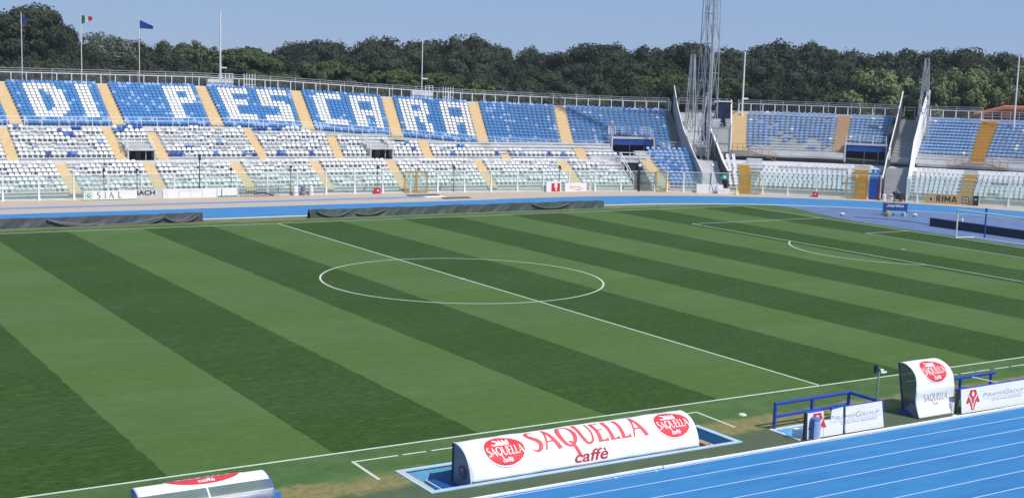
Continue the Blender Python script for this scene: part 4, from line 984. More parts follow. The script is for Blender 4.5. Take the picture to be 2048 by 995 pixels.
# ------------------------------------------------------------------ dugouts
PROF = [(-35.7, 1.04), (-35.82, 1.055), (-35.95, 1.05), (-36.08, 1.03), (-36.2, 1.0), (-36.33, .95), (-36.45, .88), (-36.56, .79), (-36.65, .68), (-36.73, .57), (-36.8, .45), (-36.85, .32), (-36.88, .2), (-36.91, .08), (-36.92, -.02)]
def prof_map(P):
    P = [Vector((0, a, b)) for a, b in P]; Ls = [0]
    for a, b in zip(P[:-1], P[1:]): Ls.append(Ls[-1]+(b-a).length)
    def f(x, t, lift=0.):
        tt = max(0, min(Ls[-1], t)); k = max(0, min(len(P)-2, int(np.searchsorted(Ls, tt))-1)); u = (tt-Ls[k])/(Ls[k+1]-Ls[k])
        def nn(i):
            d = (P[min(i+1, len(P)-1)]-P[max(i-1, 0)]).normalized(); return Vector((0, -d.z, d.y))*-1
        n = nn(k).lerp(nn(k+1), u).normalized()
        if n.y > 0 and n.z < .2: n = -n
        p = P[k].lerp(P[k+1], u)+n*lift; p.x = x; return p
    return f, Ls[-1]
CAN, CL = prof_map(PROF)
def pit(label, p, depth, wall_m, floor_m, rim_m, rim=.2, near_rim=.16, cat='pit'):
    x0, y0, x1, y1 = p; t = thing('dugout_pit', ((x0+x1)/2, (y0+y1)/2, 0), label, cat); e = .002
    mb = MB(); mb.box(x0+e, y0+e, -depth-.1, x1-e, y1-e, -depth); part('floor', mb, floor_m, t)
    for nm, b in [('wall', (x0+e, y0+e, -depth, x0+.12, y1-e, -.012)), ('wall', (x1-.12, y0+e, -depth, x1-e, y1-e, -.012)), ('wall', (x0+.12, y1-.12, -depth, x1-.12, y1-e, -.012)), ('wall', (x0+.12, y0+e, -depth, x1-.12, y0+.12, -.012))]:
        mb = MB(); mb.box(*b); part(nm, mb, wall_m, t)
    mb = MB()
    mb.box(x0-.03, y0-.03, -.011, x1+.03, y0+near_rim, .03); mb.box(x0-.03, y1-rim*.8, -.011, x1+.03, y1+.03, .03)
    mb.box(x0-.03, y0+near_rim, -.011, x0+rim, y1-rim*.8, .028); mb.box(x1-rim, y0+near_rim, -.011, x1+.03, y1-rim*.8, .028); part('rim', mb, rim_m, t, 'stuff')
    return t
pa = pit('sunken pale blue painted pit under the large white dugout canopy', PIT_A, .95, sky_paint, deep_paint, rim_paint)
# wooden steps at the right end of the pit and the shade box
for i in range(4):
    mb = MB(); z = -.06-.22*i; mb.box(-10.62-.28*i, -36.7, z-.22, -10.35-.28*i, -34.88, z); part('step', mb, wood, pa)
mb = MB(); mb.box(-10.34, -37.0, -.94, -10.2, -36.0, -.12); part('step_wall', mb, rim_paint, pa)
mb = MB(); mb.box(-21.45, -37.1, -.94, -20.75, -35.25, -.28); part('shade_box', mb, deep_paint, pa)  # deep blue box added to stand for the shadow in the pit
mb = MB(); mb.box(-21.52, -37.1, -.94, -21.46, -35.2, -.26); part('inner_wall', mb, rim_paint, pa)
mb = MB(); mb.box(-22.24, -37.0, .03, -22.14, -34.85, .034); part('rim_stain', mb, mat('sandy_stain', (.62, .47, .30), .9, .2, 5), pa)

def wrinkle(x, t): return .010*math.sin(x*1.9+t*5)*math.sin(t*2.2+1)+.006*math.sin(x*5.3-t*7)+(.018*max(0, math.sin(x*2.7+1.3))*max(0, t-1.25))
def canopy(label, x0, x1, t0=0., glass_from=None, name='dugout'):
    t = thing(name, ((x0+x1)/2, -36.3, 0), label, 'dugout')
    end = glass_from or CL
    mb = MB(); nx = int((x1-x0)/.18); mb.grid(lambda u, v: CAN(lerp(x0, x1, u), t0+v*(end-t0), wrinkle(lerp(x0, x1, u), v*end) if glass_from is None else 0), nx, 22)
    c = part('canopy', mb, canvas, t); c.data.polygons.foreach_set('use_smooth', [True]*len(c.data.polygons))
    so = c.modifiers.new('thickness', 'SOLIDIFY'); so.thickness = .012; so.offset = -1
    for x in (x0, x1):
        pts = [CAN(x, CL*i/16, -.02) for i in range(17)]+[Vector((x, -35.72, -.45)), Vector((x, -35.7, .9))]
        pts = [CAN(x, CL*i/16, -.015) for i in range(17)]+[Vector((x, -36.9, -.5)), Vector((x, -35.74, -.5))]
        mb = MB(); mb.prism([tuple(p) for p in pts], (.03, 0, 0)); pn = part('side_panel', mb, panel_grey if glass_from is None else dug_glass, t); recalc(pn.data)
        mb = MB(); mb.bar((x+.0, -35.7, -.6), (x+.0, -35.7, 1.03), .06); part('post', mb, dark_iron_and_recess if glass_from is None else grey_steel, t)
        mb = MB(); pp = [CAN(x, CL*i/16, .0) for i in range(17)]
        for a, b in zip(pp[:-1], pp[1:]): mb.tube(a, b, .022, n=6)
        part('hoop', mb, white_paint if glass_from is None else mat('blue_hoop', (.08, .16, .55), .5), t)
    return t
dg = canopy('long white barrel-shaped dugout canopy with red SAQUELLA caffè lettering', -20.72, -11.12)
def cen(x, tc): return lambda u, v, l=.0: CAN(x+u, tc-v, l+.012+wrinkle(x+u, tc-v))
logo(dg, cen(-19.22, .86), 1.68, 1.26); logo(dg, cen(-12.06, .80), 1.64, 1.26)
wd = word2d('SAQUELLA', .93, .72, .10, .92); k = 4.95/width(wd)
wd = ([(a*k, b) for a, b in wd[0]], wd[1])
part('lettering', put2d(wd, lambda a, b: CAN(-18.2+a, 1.12-b, .016+wrinkle(-18.2+a, 1.12-b))), letter_red, dg)
wd = text2d('caffè', .40, .28, .95, .018, 8); k = 1.42/width(wd)
wd = ([(a*k, b) for a, b in wd[0]], wd[1])
part('lettering', put2d(wd, lambda a, b: CAN(-16.6+a, 1.70-b, .016+wrinkle(-16.6+a, 1.70-b))), dark_red, dg)
# badge on the shaded end panel, its colours dimmed to paint that shade
def side_f(x, yc, zc): return lambda u, v, l=0: Vector((x-l, yc-u, zc+v))
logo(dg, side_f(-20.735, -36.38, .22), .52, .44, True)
mb = MB(); mb.box(-20.6, -36.75, -.52, -11.2, -36.35, -.47); part('bench', mb, wood, dg)

d2 = canopy('dugout at the bottom edge with a white top, clear back and blue seats inside', -31.4, -27.43, 0., .64)
f2 = lambda x, tc: (lambda u, v, l=.0: CAN(x+u, max(-.0, tc-v), l+.006))
def half_oval(rx_, ry_, n=28):
    V = []; F = []
    for i in range(n+1):
        a = math.pi*i/n; x = -rx_*math.cos(a); y = ry_*math.sin(a)
        V += [(x, y*j/4) for j in range(5)]
    for i in range(n):
        for j in range(4): F.append((i*5+j, i*5+5+j, i*5+6+j, i*5+j+1))
    return V, F
part('logo_outline', put2d(half_oval(1.24, .56), lambda a, b: CAN(-29.3+a, b, .012)), lgrey_print, d2)
part('logo_band', put2d(half_oval(1.22, .54), lambda a, b: CAN(-29.3+a, b, .022)), logo_white, d2)
part('logo_oval', put2d(half_oval(1.12, .48), lambda a, b: CAN(-29.3+a, b, .034)), logo_red, d2)
wd = word2d('SAQUELLA', .30, 1.35, .03, 1.2); k = 1.7/width(wd)
wv = [(a*k-.85, b) for a, b in wd[0]]
part('logo_word', put2d((wv, wd[1]), lambda a, b: CAN(-29.3+a, max(0.002, .09-b*.3), .046)), logo_white, d2)
wd = text2d('caffè', .21, .15, 1.0, .015, 3)
part('logo_word', put2d(wd, lambda a, b: CAN(-29.3+a-.25, .40-b, .046)), logo_white, d2)
mb = MB(); mb.grid(lambda u, v: CAN(lerp(-31.38, -27.45, u), .64+v*(CL-.64)), 10, 14); gp = part('clear_back', mb, dug_glass, d2); gp.data.polygons.foreach_set('use_smooth', [True]*len(gp.data.polygons))
for x in (-29.38, ):
    mb = MB(); pp = [CAN(x, .64+(CL-.64)*i/12, .01) for i in range(13)]
    for a, b in zip(pp[:-1], pp[1:]): mb.bar(a, b, .05, .02)
    part('rib', mb, white_paint, d2)
mb = MB(); mb.bar(CAN(-31.4, 1.02, .01), CAN(-27.43, 1.02, .01), .03); part('crossbar', mb, white_paint, d2)
for i in range(7):
    x = -31.1+i*.58; mb = MB(); mb.hexa([(x, -36.55, .15), (x+.46, -36.55, .15), (x+.46, -36.1, .1), (x, -36.1, .1), (x, -36.55, .22), (x+.46, -36.55, .22), (x+.46, -36.1, .17), (x, -36.1, .17)])
    mb.hexa([(x, -36.62, .2), (x+.46, -36.62, .2), (x+.46, -36.54, .2), (x, -36.54, .2), (x+.04, -36.66, .62), (x+.42, -36.66, .62), (x+.42, -36.6, .62), (x+.04, -36.6, .62)])
    part('seat', mb, seat_dblue if i % 2 else seat_blue, d2)
pit('sunken pit below the dugout at the bottom edge', PIT_C, .5, sky_paint, deep_paint, concrete_d)

# small shelter
P2 = [(-36.42, 1.97), (-36.55, 2.01), (-36.7, 2.02), (-36.85, 2.01), (-37.0, 1.97), (-37.15, 1.92), (-37.3, 1.84), (-37.43, 1.73), (-37.54, 1.58), (-37.62, 1.42), (-37.68, 1.24), (-37.71, 1.06), (-37.71, .9), (-37.70, .75), (-37.72, .6), (-37.78, .4), (-37.86, .18), (-37.93, .02)]
SH, SL = prof_map(P2)
sh = thing('shelter', (.65, -37.2, 0), 'small one-bay shelter covered with a white SAQUELLA sheet beside the track', 'dugout')
X0, X1 = -.54, 1.76
XL = lambda v: lerp(-.20, X0, min(1, v*1.6))
wr2 = lambda x, t: .012*math.sin(x*3+t*3)*(1 if t > .9 else .4)+.02*math.exp(-((t-1.28-.06*math.sin(x*2))/.07)**2)-.02*math.exp(-((t-1.62+.05*math.sin(x*2.4))/.06)**2)
mb = MB(); mb.grid(lambda u, v: SH(lerp(XL(v), X1, u), v*SL, wr2(lerp(X0, X1, u), v*SL)), 20, 40); c = part('canopy', mb, canvas, sh)
c.data.polygons.foreach_set('use_smooth', [True]*len(c.data.polygons)); so = c.modifiers.new('thickness', 'SOLIDIFY'); so.thickness = .012; so.offset = -1
sfu = lambda x, tc: (lambda u, v, l=0.: SH(x+u, tc-v, l+.012+wr2(x+u, tc-v)))
logo(sh, sfu(.80, 1.0), 1.46, 1.2)
wd = word2d('SAQUELLA', .30, 1., .05, .8); k = 1.45/width(wd)
part('lettering', put2d(([(a*k, b) for a, b in wd[0]], wd[1]), lambda a, b: SH(-.1+a, 2.28-b, .016+wr2(-.1+a, 2.28-b))), mat('brown_grey_lettering', (.30, .16, .15), .6), sh)
wd = text2d('caffè', .10, .2, 1.0, .0, 3); part('lettering', put2d(wd, lambda a, b: SH(.5+a, 2.46-b, .016+wr2(.5+a, 2.46-b))), mat('brown_grey_lettering', (.30, .16, .15), .6), sh)
side_glass = glass_mat('shelter_side_panel', (.60, .66, .64), (.16, .18, .18), .55)
for x, left in ((X0, True), (X1, False)):
    fx, tx_ = (.16, -.18) if left else (x, x)
    pts = [tuple(SH(XL(i/20) if left else x, SL*i/20, -.015)) for i in range(21)]+[(fx, -36.52, .02)]
    mb = MB(); mb.prism(pts, (.02, 0, 0)); q = part('side_panel', mb, side_glass, sh); recalc(q.data)
    mb = MB(); mb.bar((fx, -36.5, 0), (tx_, -36.42, 1.98), .06, .06); part('post', mb, deep_paint, sh)
    mb = MB(); mb.prism([(x-.012, -37.85, .0), (fx-.012, -36.55, .0), (fx-.07 if left else fx-.012, -36.53, .5), (x-.012, -37.7, .5)], (.04, 0, 0)); q = part('lower_panel', mb, mat('blue_grey_panel', (.22, .26, .34), .4), sh); recalc(q.data)
mb = MB(); mb.box(X0+.5, -37.2, .45, X1, -36.95, .5); part('bench', mb, bin_blue, sh)
mb = MB(); mb.box(-.45, -37.3, .004, .1, -36.75, .04); part('foot', mb, deep_paint, sh)

# padded blue rails around the two small pits
def padded(label, segs, posts):
    t = thing('padded_rail', (segs[0][0][0], segs[0][0][1], 0), label, 'railing')
    for a, b in segs:
        mb = MB(); mb.tube(a, b, .066, n=10); part('padded_bar', mb, blue_pad, t)
    for x, y, h in posts:
        mb = MB(); mb.tube((x, y, 0), (x, y, h-.05), .066, n=10); part('padded_post', mb, blue_pad, t)
    return t
padded('blue padded rail around the small pit with the laundry basket', [((-7.0, -36.44, 1.0), (-3.0, -36.44, 1.03)), ((-3.0, -36.44, 1.03), (-2.82, -38.02, .98)), ((-6.95, -36.44, .5), (-5.1, -36.44, .52)), ((-5.6, -38.0, 1.0), (-2.85, -38.02, 1.0)), ((-5.1, -36.44, .52), (-3., -36.44, .55)), ((-6.9, -38.0, .98), (-6.1, -38.0, .99))],
       [(-6.97, -36.44, 1.0), (-5.02, -36.44, 1.03), (-3.0, -36.44, 1.05), (-2.82, -38.03, 1.0)])
padded('blue padded rail right of the white shelter', [((2.4, -36.4, .93), (6.0, -36.4, .95)), ((2.4, -36.4, .45), (4.2, -36.4, .45)), ((1.7, -38.02, .98), (7.2, -38.02, .99))], [(3.75, -36.4, .93), (5.75, -36.4, .93)])
mb = MB(); mb.bar((4.3, -36.35, .95), (6.1, -37.6, .55), .04); tag(part('support_strut', mb, white_paint, None), 'pale strut slanting behind the right-hand blue padded rail', 'strut')
pit('small shallow pit with a pale blue floor by the padded rail', PIT_B, .22, sky_paint, mat('pit_floor_blue', (.12, .40, .66), .8), mat('white_rim', (.66, .68, .68), .8, dirt=(.4, .4, .3)), .10, .10)
t = thing('cool_box', (-6.55, -37.3, 0), 'white box standing at the end of the small pit', 'box'); mb = MB(); mb.box(-6.75, -37.75, -.2, -6.5, -37.2, .2); part('box', mb, white_paint, t)

# laundry-basket bin
t = thing('basket', (-6.62, -38.2, 0), 'blue round plastic basket with a white grid side before the PiramisGroup board', 'basket'); mb = MB(); c = Vector((-6.62, -38.22, 0)); n = 20
mb.tube(c+Vector((0, 0, .02)), c+Vector((0, 0, .80)), .21, .19, n); part('body', mb, bin_blue, t)
mb = MB()
for i in range(9):
    z = .10+i*.075; r = .212-.02*z/.8
    for k in range(n//2+1):
        a0, a1 = math.radians(-138+k*10), math.radians(-138+k*10+10)
        mb.bar(c+Vector((r*math.cos(a0), r*math.sin(a0), z)), c+Vector((r*math.cos(a1), r*math.sin(a1), z)), .018, .03)
for k in range(12):
    a0 = math.radians(-138+k*9.2); mb.bar(c+Vector((.214*math.cos(a0), .214*math.sin(a0), .06)), c+Vector((.196*math.cos(a0), .196*math.sin(a0), .76)), .018)
part('grid', mb, mat('pale_blue_plastic', (.42, .52, .68), .5), t, 'stuff')
mb = MB(); mb.ball(c+Vector((0, 0, .80)), .19, 12, 6, (1, 1, .45)); part('lid', mb, bin_blue, t)
mb = MB(); mb.tube(c, c+Vector((0, 0, .05)), .24, .22, n); part('foot', mb, mat('pale_grey_plastic', (.55, .60, .66), .5), t)

# camera pole beside the padded rail
t = thing('camera_pole', (-2.95, -37.85, 0), 'thin green-grey pole with a black camera and a white bracket by the padded rail', 'pole')
mb = MB(); mb.tube((-2.95, -37.85, 0), (-2.95, -37.85, 2.35), .038, n=8); part('pole', mb, mat('green_grey_paint', (.22, .27, .24), .5), t)
mb = MB(); mb.box(-3.17, -37.92, 2.14, -3.06, -37.78, 2.44); mb.box(-3.06, -37.9, 2.2, -2.94, -37.8, 2.3); part('camera', mb, dark_iron_and_recess, t)
mb = MB(); mb.box(-2.9, -37.93, 2.12, -2.75, -37.8, 2.26); mb.bar((-2.8, -37.9, 2.12), (-2.58, -37.9, 2.14), .07, .05); part('bracket', mb, white_paint, t)

# sponsor boards by the near track
def plate(f, x0, x1, z0, z1, th=.02): return None
def sign_on(t, f, x, z, hgt, w_):
    """PIRAMISGROUP over a rule over EVOLVING BUSINESS"""
    big = hgt; small = hgt*.78; shp = []; cx = 0
    for s, h in (('P', big), ('IRAMIS', small), ('G', big*1.12), ('ROUP', small)):
        q = text2d(s, h, .18, 1.02, .0, 0, 1.08); shp.append(shift(q, cx, 0)); cx += width(q)+hgt*.10
    k = w_/cx; mb = MB()
    for q in shp: mb.add([f(x+a*k, z+b, .004) for a, b in q[0]], q[1])
    part('lettering', mb, grey_print, t)
    mb = MB(); mb.add([f(x, z-.075, .004), f(x+w_, z-.075, .004), f(x+w_, z-.06, .004), f(x, z-.06, .004)], [(0, 1, 2, 3)]); part('rule', mb, lgrey_print, t)
    q = text2d('EVOLVING BUSINESS', hgt*.52, .15, 1.0, .0, 0, 1.1); k = w_*.72/width(q)
    part('lettering', MB().add([f(x+w_*.22+a*k, z-.09-hgt*.62+b, .004) for a, b in q[0]], q[1]), grey_print, t)
def chevron_logo(t, f, x, z, s):
    """red shield of chevrons with a white dot; x, z centre, s height"""
    P = lambda pts: MB().add([f(x+a*s, z+b*s, .004) for a, b in pts], [tuple(range(len(pts)))])
    def poly(pts, m, lift, nm):
        part(nm, MB().add([f(x+a*s, z+b*s, lift) for a, b in pts], [tuple(range(len(pts)))]), m, t)
    poly([(-.22, .5), (.22, .5), (.28, .3), (.27, -.05), (.08, -.5), (-.08, -.5), (-.27, -.05), (-.28, .3)], logo_red, .004, 'logo_shield')
    for sg in (1, -1): poly([(sg*.27, .34), (sg*.52, -.12), (sg*.36, -.16), (sg*.27, -.08)][::sg], logo_red, .004, 'logo_wing')
    for a, b in ((.33, .0), (.20, -.10), (.07, -.20)):
        for sg in (1, -1):
            mb = MB(); w_ = .017
            p0, p1 = (sg*(a+.06), b+.34), (sg*.01, b-.22-.02)
            d = Vector((p1[0]-p0[0], p1[1]-p0[1], 0)).normalized(); q = Vector((-d.y, d.x, 0))*w_
            mb.add([f(x+(p0[0]+q.x)*s, z+(p0[1]+q.y)*s, .007), f(x+(p0[0]-q.x)*s, z+(p0[1]-q.y)*s, .007), f(x+(p1[0]-q.x)*s, z+(p1[1]-q.y)*s, .007), f(x+(p1[0]+q.x)*s, z+(p1[1]+q.y)*s, .007)], [(0, 1, 2, 3)])
            part('logo_chevron', mb, logo_white, t)
    part('logo_dot', MB().add([f(x+.085*s*math.cos(i*math.pi/8), z+.30*s+.12*s*math.sin(i*math.pi/8), .010) for i in range(16)], [tuple(range(16))]), logo_white, t)
def board_face(y, x_slope=0.): return lambda x, z, l=0.: Vector((x, y-.03-l-.06*(1.05-z)*1.0, z))
bf = board_face(-38.08)
def panel(t, pts, nm='panel'):
    mb = MB(); n = len(pts); a = [bf(x, z, 0) for x, z in pts]; mb.add([tuple(p) for p in a]+[(p.x, p.y+.03, p.z) for p in a], [tuple(range(n)), tuple(range(2*n-1, n-1, -1))]+[(i, n+i, n+(i+1) % n, (i+1) % n) for i in range(n)])
    q = part(nm, mb, white_sheet, t); recalc(q.data)
t = thing('sponsor_board', (-5, -38.1, 0), 'broken white PiramisGroup board in panels behind the blue basket', 'board')
panel(t, [(-6.92, .03), (-6.1, .03), (-6.1, 1.01), (-6.92, 1.01)]); panel(t, [(-6.08, .03), (-5.06, .03), (-5.06, 1.05), (-5.66, 1.0), (-5.72, .66), (-6.08, .60)])
panel(t, [(-4.93, .03), (-2.82, .02), (-2.95, 1.05), (-4.93, 1.04)])
mb = MB(); mb.bar((-5.0, -38.1, .02), (-5.0, -38.1, 1.05), .07); mb.bar((-7.0, -38.1, .02), (-7.0, -38.1, 1.02), .1); part('post', mb, dark_iron_and_recess, t)
chevron_logo(t, bf, -6.42, .52, .92); sign_on(t, bf, -5.78, .60, .19, 2.72)
t = thing('sponsor_board', (3.8, -38.1, 0), 'complete white PiramisGroup board with a red chevron logo right of the shelter', 'board')
panel(t, [(1.75, .02), (5.80, .0), (5.78, 1.02), (1.68, 1.01)]); panel(t, [(5.86, .0), (9.9, .0), (9.9, 1.02), (5.84, 1.02)])
mb = MB(); mb.bar((1.62, -38.0, .02), (1.62, -38.0, 1.0), .1); part('post', mb, dark_iron_and_recess, t)
chevron_logo(t, bf, 2.42, .52, .84); sign_on(t, bf, 3.05, .56, .19, 2.65)
t = thing('bag', (1.5, -37.7, 0), 'small pile of white and dark kit between the shelter and the board', 'bag'); mb = MB(); mb.box(1.42, -37.95, .0, 1.72, -37.75, .45); part('white_bag', mb, white_paint, t)
mb = MB(); mb.ball((1.5, -37.6, .55), .16, 8, 5, (1.1, .9, .8)); part('dark_bag', mb, dark_iron_and_recess, t)
for x, y, sc_, lab in [(-6.64, -34.28, .17, 'flat white disc on the grass between the dugout and the padded rail'), (1.2, -38.28, .12, 'small pale block on the kerb below the shelter')]:
    t = thing('ground_cap', (x, y, 0), lab, 'cap'); mb = MB(); mb.tube((x, y, 0), (x, y, .05), sc_, sc_*.8, 14); part('lid', mb, mat('pale_lid', (.62, .64, .55), .8), t)

# ------------------------------------------------------------------ covered boards along the far touchline
def covered(label, x0, x1, y, h, m, sags, seed, frame=None):
    rnd = random.Random(seed); ph = [rnd.uniform(0, 6) for _ in range(6)]
    t = thing('covered_boards', ((x0+x1)/2, y, 0), label, 'tarpaulin'); n = int((x1-x0)/.22)
    def hh(x): return h*(1+.03*math.sin(x*.9+ph[0])+.02*math.sin(x*3.1+ph[1]))
    def f(u, v):
        x = lerp(x0, x1, u)
        fold = .035*math.sin(x*2.1+ph[2]+v*3)+.02*math.sin(x*6.3+v*5+ph[3]); z = hh(x)*(1-v)
        yy = y-.12*v-fold*(.3+v)
        return Vector((x+.03*math.sin(v*6+x), yy, z*1.0+.004))
    mb = MB(); mb.grid(f, n, 8); c = part('front_sheet', mb, m, t)
    mb = MB(); mb.grid(lambda u, v: Vector((lerp(x0, x1, u), y+.5*v+.02, hh(lerp(x0, x1, u))*(1 if v < .5 else 1-(v-.5)*1.9)+.003)), n, 6); part('top_sheet', mb, m, t)
    mb = MB(); mb.box(x0+.05, y+.06, 0, x1-.05, y+.4, h*.93); part('boards', mb, navy_box, t)
    for xe in (x0, x1):
        mb = MB(); mb.add([(xe, y-.14, .004), (xe, y+.02, hh(xe)), (xe, y+.5, .05)], [(0, 1, 2)]); mb.add([(xe, y-.14, .004), (xe, y+.02, hh(xe)), (xe, y+.5, .05)], [(0, 2, 1)]); part('end_flap', mb, m, t)
    for a, za, b, zb_, dip in sags:      # sagging folds hanging in front
        for k in range(4):
            mb = MB(); q = []
            for i in range(15):
                u = i/14; x = lerp(a, b, u); z = h*(lerp(za, zb_, u)-.07*k*(.4+2*u*(1-u)))-dip*4*u*(1-u)*h; q.append(Vector((x, y-.13-.02*k-.08*(1-z/h), max(.04, z))))
            for p0, p1 in zip(q[:-1], q[1:]): mb.tube(p0, p1, .03, n=5)
            part('fold', mb, m, t)
    return t
covered('dark tarpaulin-covered boards along the far touchline at left, with hanging folds', -30, -5.6, 35.0, .76, tarp, [(-18.4, .9, -14.4, .35, .35), (-18.3, .8, -12.0, .12, .25), (-14.5, .12, -9.0, .85, .25), (-12., .1, -8.9, .75, .2), (-9.0, .9, -6.6, .8, .5), (-9.0, .8, -5.9, .9, .6)], 3)
covered('green-black sheet covering the boards along the far touchline at centre', 4.1, 36.4, 34.75, .74, tarp_g, [(4.8, .9, 8.0, .9, .6), (8.6, .5, 11.6, .9, .3), (27.6, .9, 32., .85, .5)], 5)
t = thing('covered_boards', (58.2, 2, 0), 'long low navy board row behind the goal', 'board')
for i in range(8):
    y1 = 11.4-i*3.1; mb = MB(); mb.box(58.05, y1-3.07, .0, 58.35, y1, .78+.02*math.sin(i*2)); part('board', mb, navy_box if i < 5 else tarp, t)
for y, lab in ((9.2, 'left of two small white bottles behind the navy boards'), (8.6, 'right of two small white bottles behind the navy boards')):
    t = thing('bottle', (60, y, 0), lab, 'bottle'); mb = MB(); mb.tube((60, y+.6, 0), (60, y+.6, .75), .12, .10, 8); mb.tube((60, y+.6, .75), (60, y+.6, .95), .10, .04, 8); part('body', mb, white_sheet, t)

# goal
t = thing('goal', (52.5, 0, 0), 'white football goal with a low ground frame at the right edge', 'goal')
for y in (3.72, -3.72):
    mb = MB(); mb.tube((52.5, y, 0), (52.5, y, 2.5), .065, n=10); part('post', mb, white_paint, t)
mb = MB(); mb.tube((52.5, -3.72, 2.5), (52.5, 3.72, 2.5), .065, n=10); part('crossbar', mb, white_paint, t)
mb = MB(); mb.tube((52.5, 3.72, .06), (54.3, 3.2, .06), .05); mb.tube((54.3, 3.2, .06), (54.3, -3.2, .06), .05); mb.tube((54.3, -3.2, .06), (52.5, -3.72, .06), .05); part('ground_frame', mb, white_paint, t)
for y, lab in ((2.6, 'dark blue net-support post behind the near end of the goal'), (-3.6, 'dark blue net-support post behind the far end of the goal')):
    t = thing('net_post', (54.9, y, 0), lab, 'post'); mb = MB(); mb.tube((54.9, y, 0), (54.9, y, 2.6), .07, n=8); part('pole', mb, deep_paint, t)
    mb = MB(); mb.ball((54.9, y, 2.6), .12, 8, 5); part('cap', mb, deep_paint, t)

# ------------------------------------------------------------------ banners and small things in front of the fence
def flat_board(name, label, a, b, h, m, th=.04, z0=0.):
    """upright board from ground point a to b (seen from the pitch); returns thing and mapping (u metres, v metres, lift)"""
    a, b = Vector((*a, z0)), Vector((*b, z0)); d = (b-a).normalized(); n = Vector((d.y, -d.x, 0)); L_ = (b-a).length
    t = thing(name, (a+b)/2, label, 'banner'); mb = MB(); q = n*-th
    mb.hexa([a, b, b+q, a+q, a+Vector((0, 0, h)), b+Vector((0, 0, h)), b+q+Vector((0, 0, h)), a+q+Vector((0, 0, h))]); part('panel', mb, m, t)
    return t, (lambda u, v, l=0.: a+d*u+Vector((0, 0, v))+n*l), L_
def band(t, f, u0, u1, v0, v1, m, nm='print_band', l=.006): part(nm, MB().add([f(u0, v0, l), f(u1, v0, l), f(u1, v1, l), f(u0, v1, l)], [(0, 1, 2, 3)]), m, t)
t, f, L_ = flat_board('banner', 'white SIAL banner with a green square emblem and a green foot', (-10.69, 54.62), (-5.62, 54.55), .92, white_sheet)
band(t, f, 0, L_, .0, .09, green_sign); band(t, f, .15, .78, .2, .80, green_sign, 'emblem_frame'); band(t, f, .19, .74, .24, .76, white_sheet, 'emblem_ground', .010)
part('emblem', put2d(ellipse2d(.2, .2), lambda a, b: f(.465+a, .5+b, .014)), green_sign, t); part('emblem_leaf', put2d(ellipse2d(.13, .07), lambda a, b: f(.49+a, .53+b+a*.4, .018)), white_sheet, t)
for ch, u in (('S', 1.2), ('I', 1.95), ('A', 2.35), ('L', 3.25)):
    wd = word2d(ch, .62, 1.0, 0, .85); part('letter', put2d(wd, lambda a, b: f(u+a, .19+b, .01)), mat('slate_print', (.10, .12, .14), .6), t)
t, f, L_ = flat_board('banner', 'pale grey board reading BACH, half hidden behind the SIAL banner', (-6.6, 55.15), (-2.95, 55.1), .95, mat('pale_grey_sheet', (.55, .55, .57), .6))
wd = text2d('BACH', .46, 0, 1.05, .03); k = 2.0/width(wd); part('lettering', put2d(([(a*k, b) for a, b in wd[0]], wd[1]), lambda a, b: f(.92+a, .38+b, .006)), black_print, t)
t, f, L_ = flat_board('banner', 'long white board marked with a thin empty rectangle', (-2.9, 55.0), (2.55, 54.9), .93, white_sheet)
for u0, u1, v0, v1 in ((1.55, 1.6, .05, .75), (3.95, 4.0, .05, .75), (1.55, 4.0, .72, .75), (2.75, 2.78, .0, .93), (.25, .28, .05, .9), (.45, .48, .0, .93)): band(t, f, u0, u1, v0, v1, lgrey_print, 'outline')
t, f, L_ = flat_board('banner', 'short white board with a dark letter and a green foot', (2.6, 54.85), (4.66, 54.8), .95, white_sheet)
band(t, f, .05, L_, .0, .14, green_sign); band(t, f, .42, .52, .14, .86, mat('slate_print', (.10, .12, .14), .6), 'letter'); band(t, f, .9, .96, .14, .3, lgrey_print, 'letter'); band(t, f, 1.5, 1.54, .2, .3, lgrey_print, 'letter')
t = thing('wire_cage', (7, 55, 0), 'thin dark wire cage with a hurdle inside, right of the white boards', 'cage'); mb = MB()
for a, b in (((4.8, 55), (8.9, 54.9)), ((4.8, 54.2), (8.9, 54.1))):
    for z in (.1, .45, .95): mb.bar((*a, z), (*b, z), .025)
    for i in range(8): p = Vector((*a, 0)).lerp(Vector((*b, 0)), i/7); mb.bar(p, p+Vector((0, 0, .95 if i % 2 else .95)), .025)
part('bars', mb, mat('dark_grey_steel', (.12, .12, .13), .6), t)
mb = MB(); mb.bar((6.4, 54.5, .25), (7.3, 54.5, .4), .1, .12); mb.bar((7.3, 54.5, .4), (8.4, 54.4, .12), .1, .12); part('hurdle', mb, dark_iron_and_recess, t)
for x, y, lab, m_ in [(10.9, 54.5, 'leftmost white barrel by the fence', white_paint), (11.8, 54.6, 'violet-grey barrel between two white ones', mat('violet_plastic', (.16, .15, .28), .6)), (12.7, 54.5, 'right white barrel by the fence', white_paint)]:
    t = thing('barrel', (x, y, 0), lab, 'barrel'); mb = MB(); mb.tube((x, y, 0), (x, y, .85), .26, .22, 12); mb.tube((x, y, .85), (x, y, 1.0), .22, .1, 12); part('body', mb, m_, t)
    mb = MB(); mb.tube((x, y, .3), (x, y, .36), .27, .27, 12); part('hoop', mb, grey_steel, t)
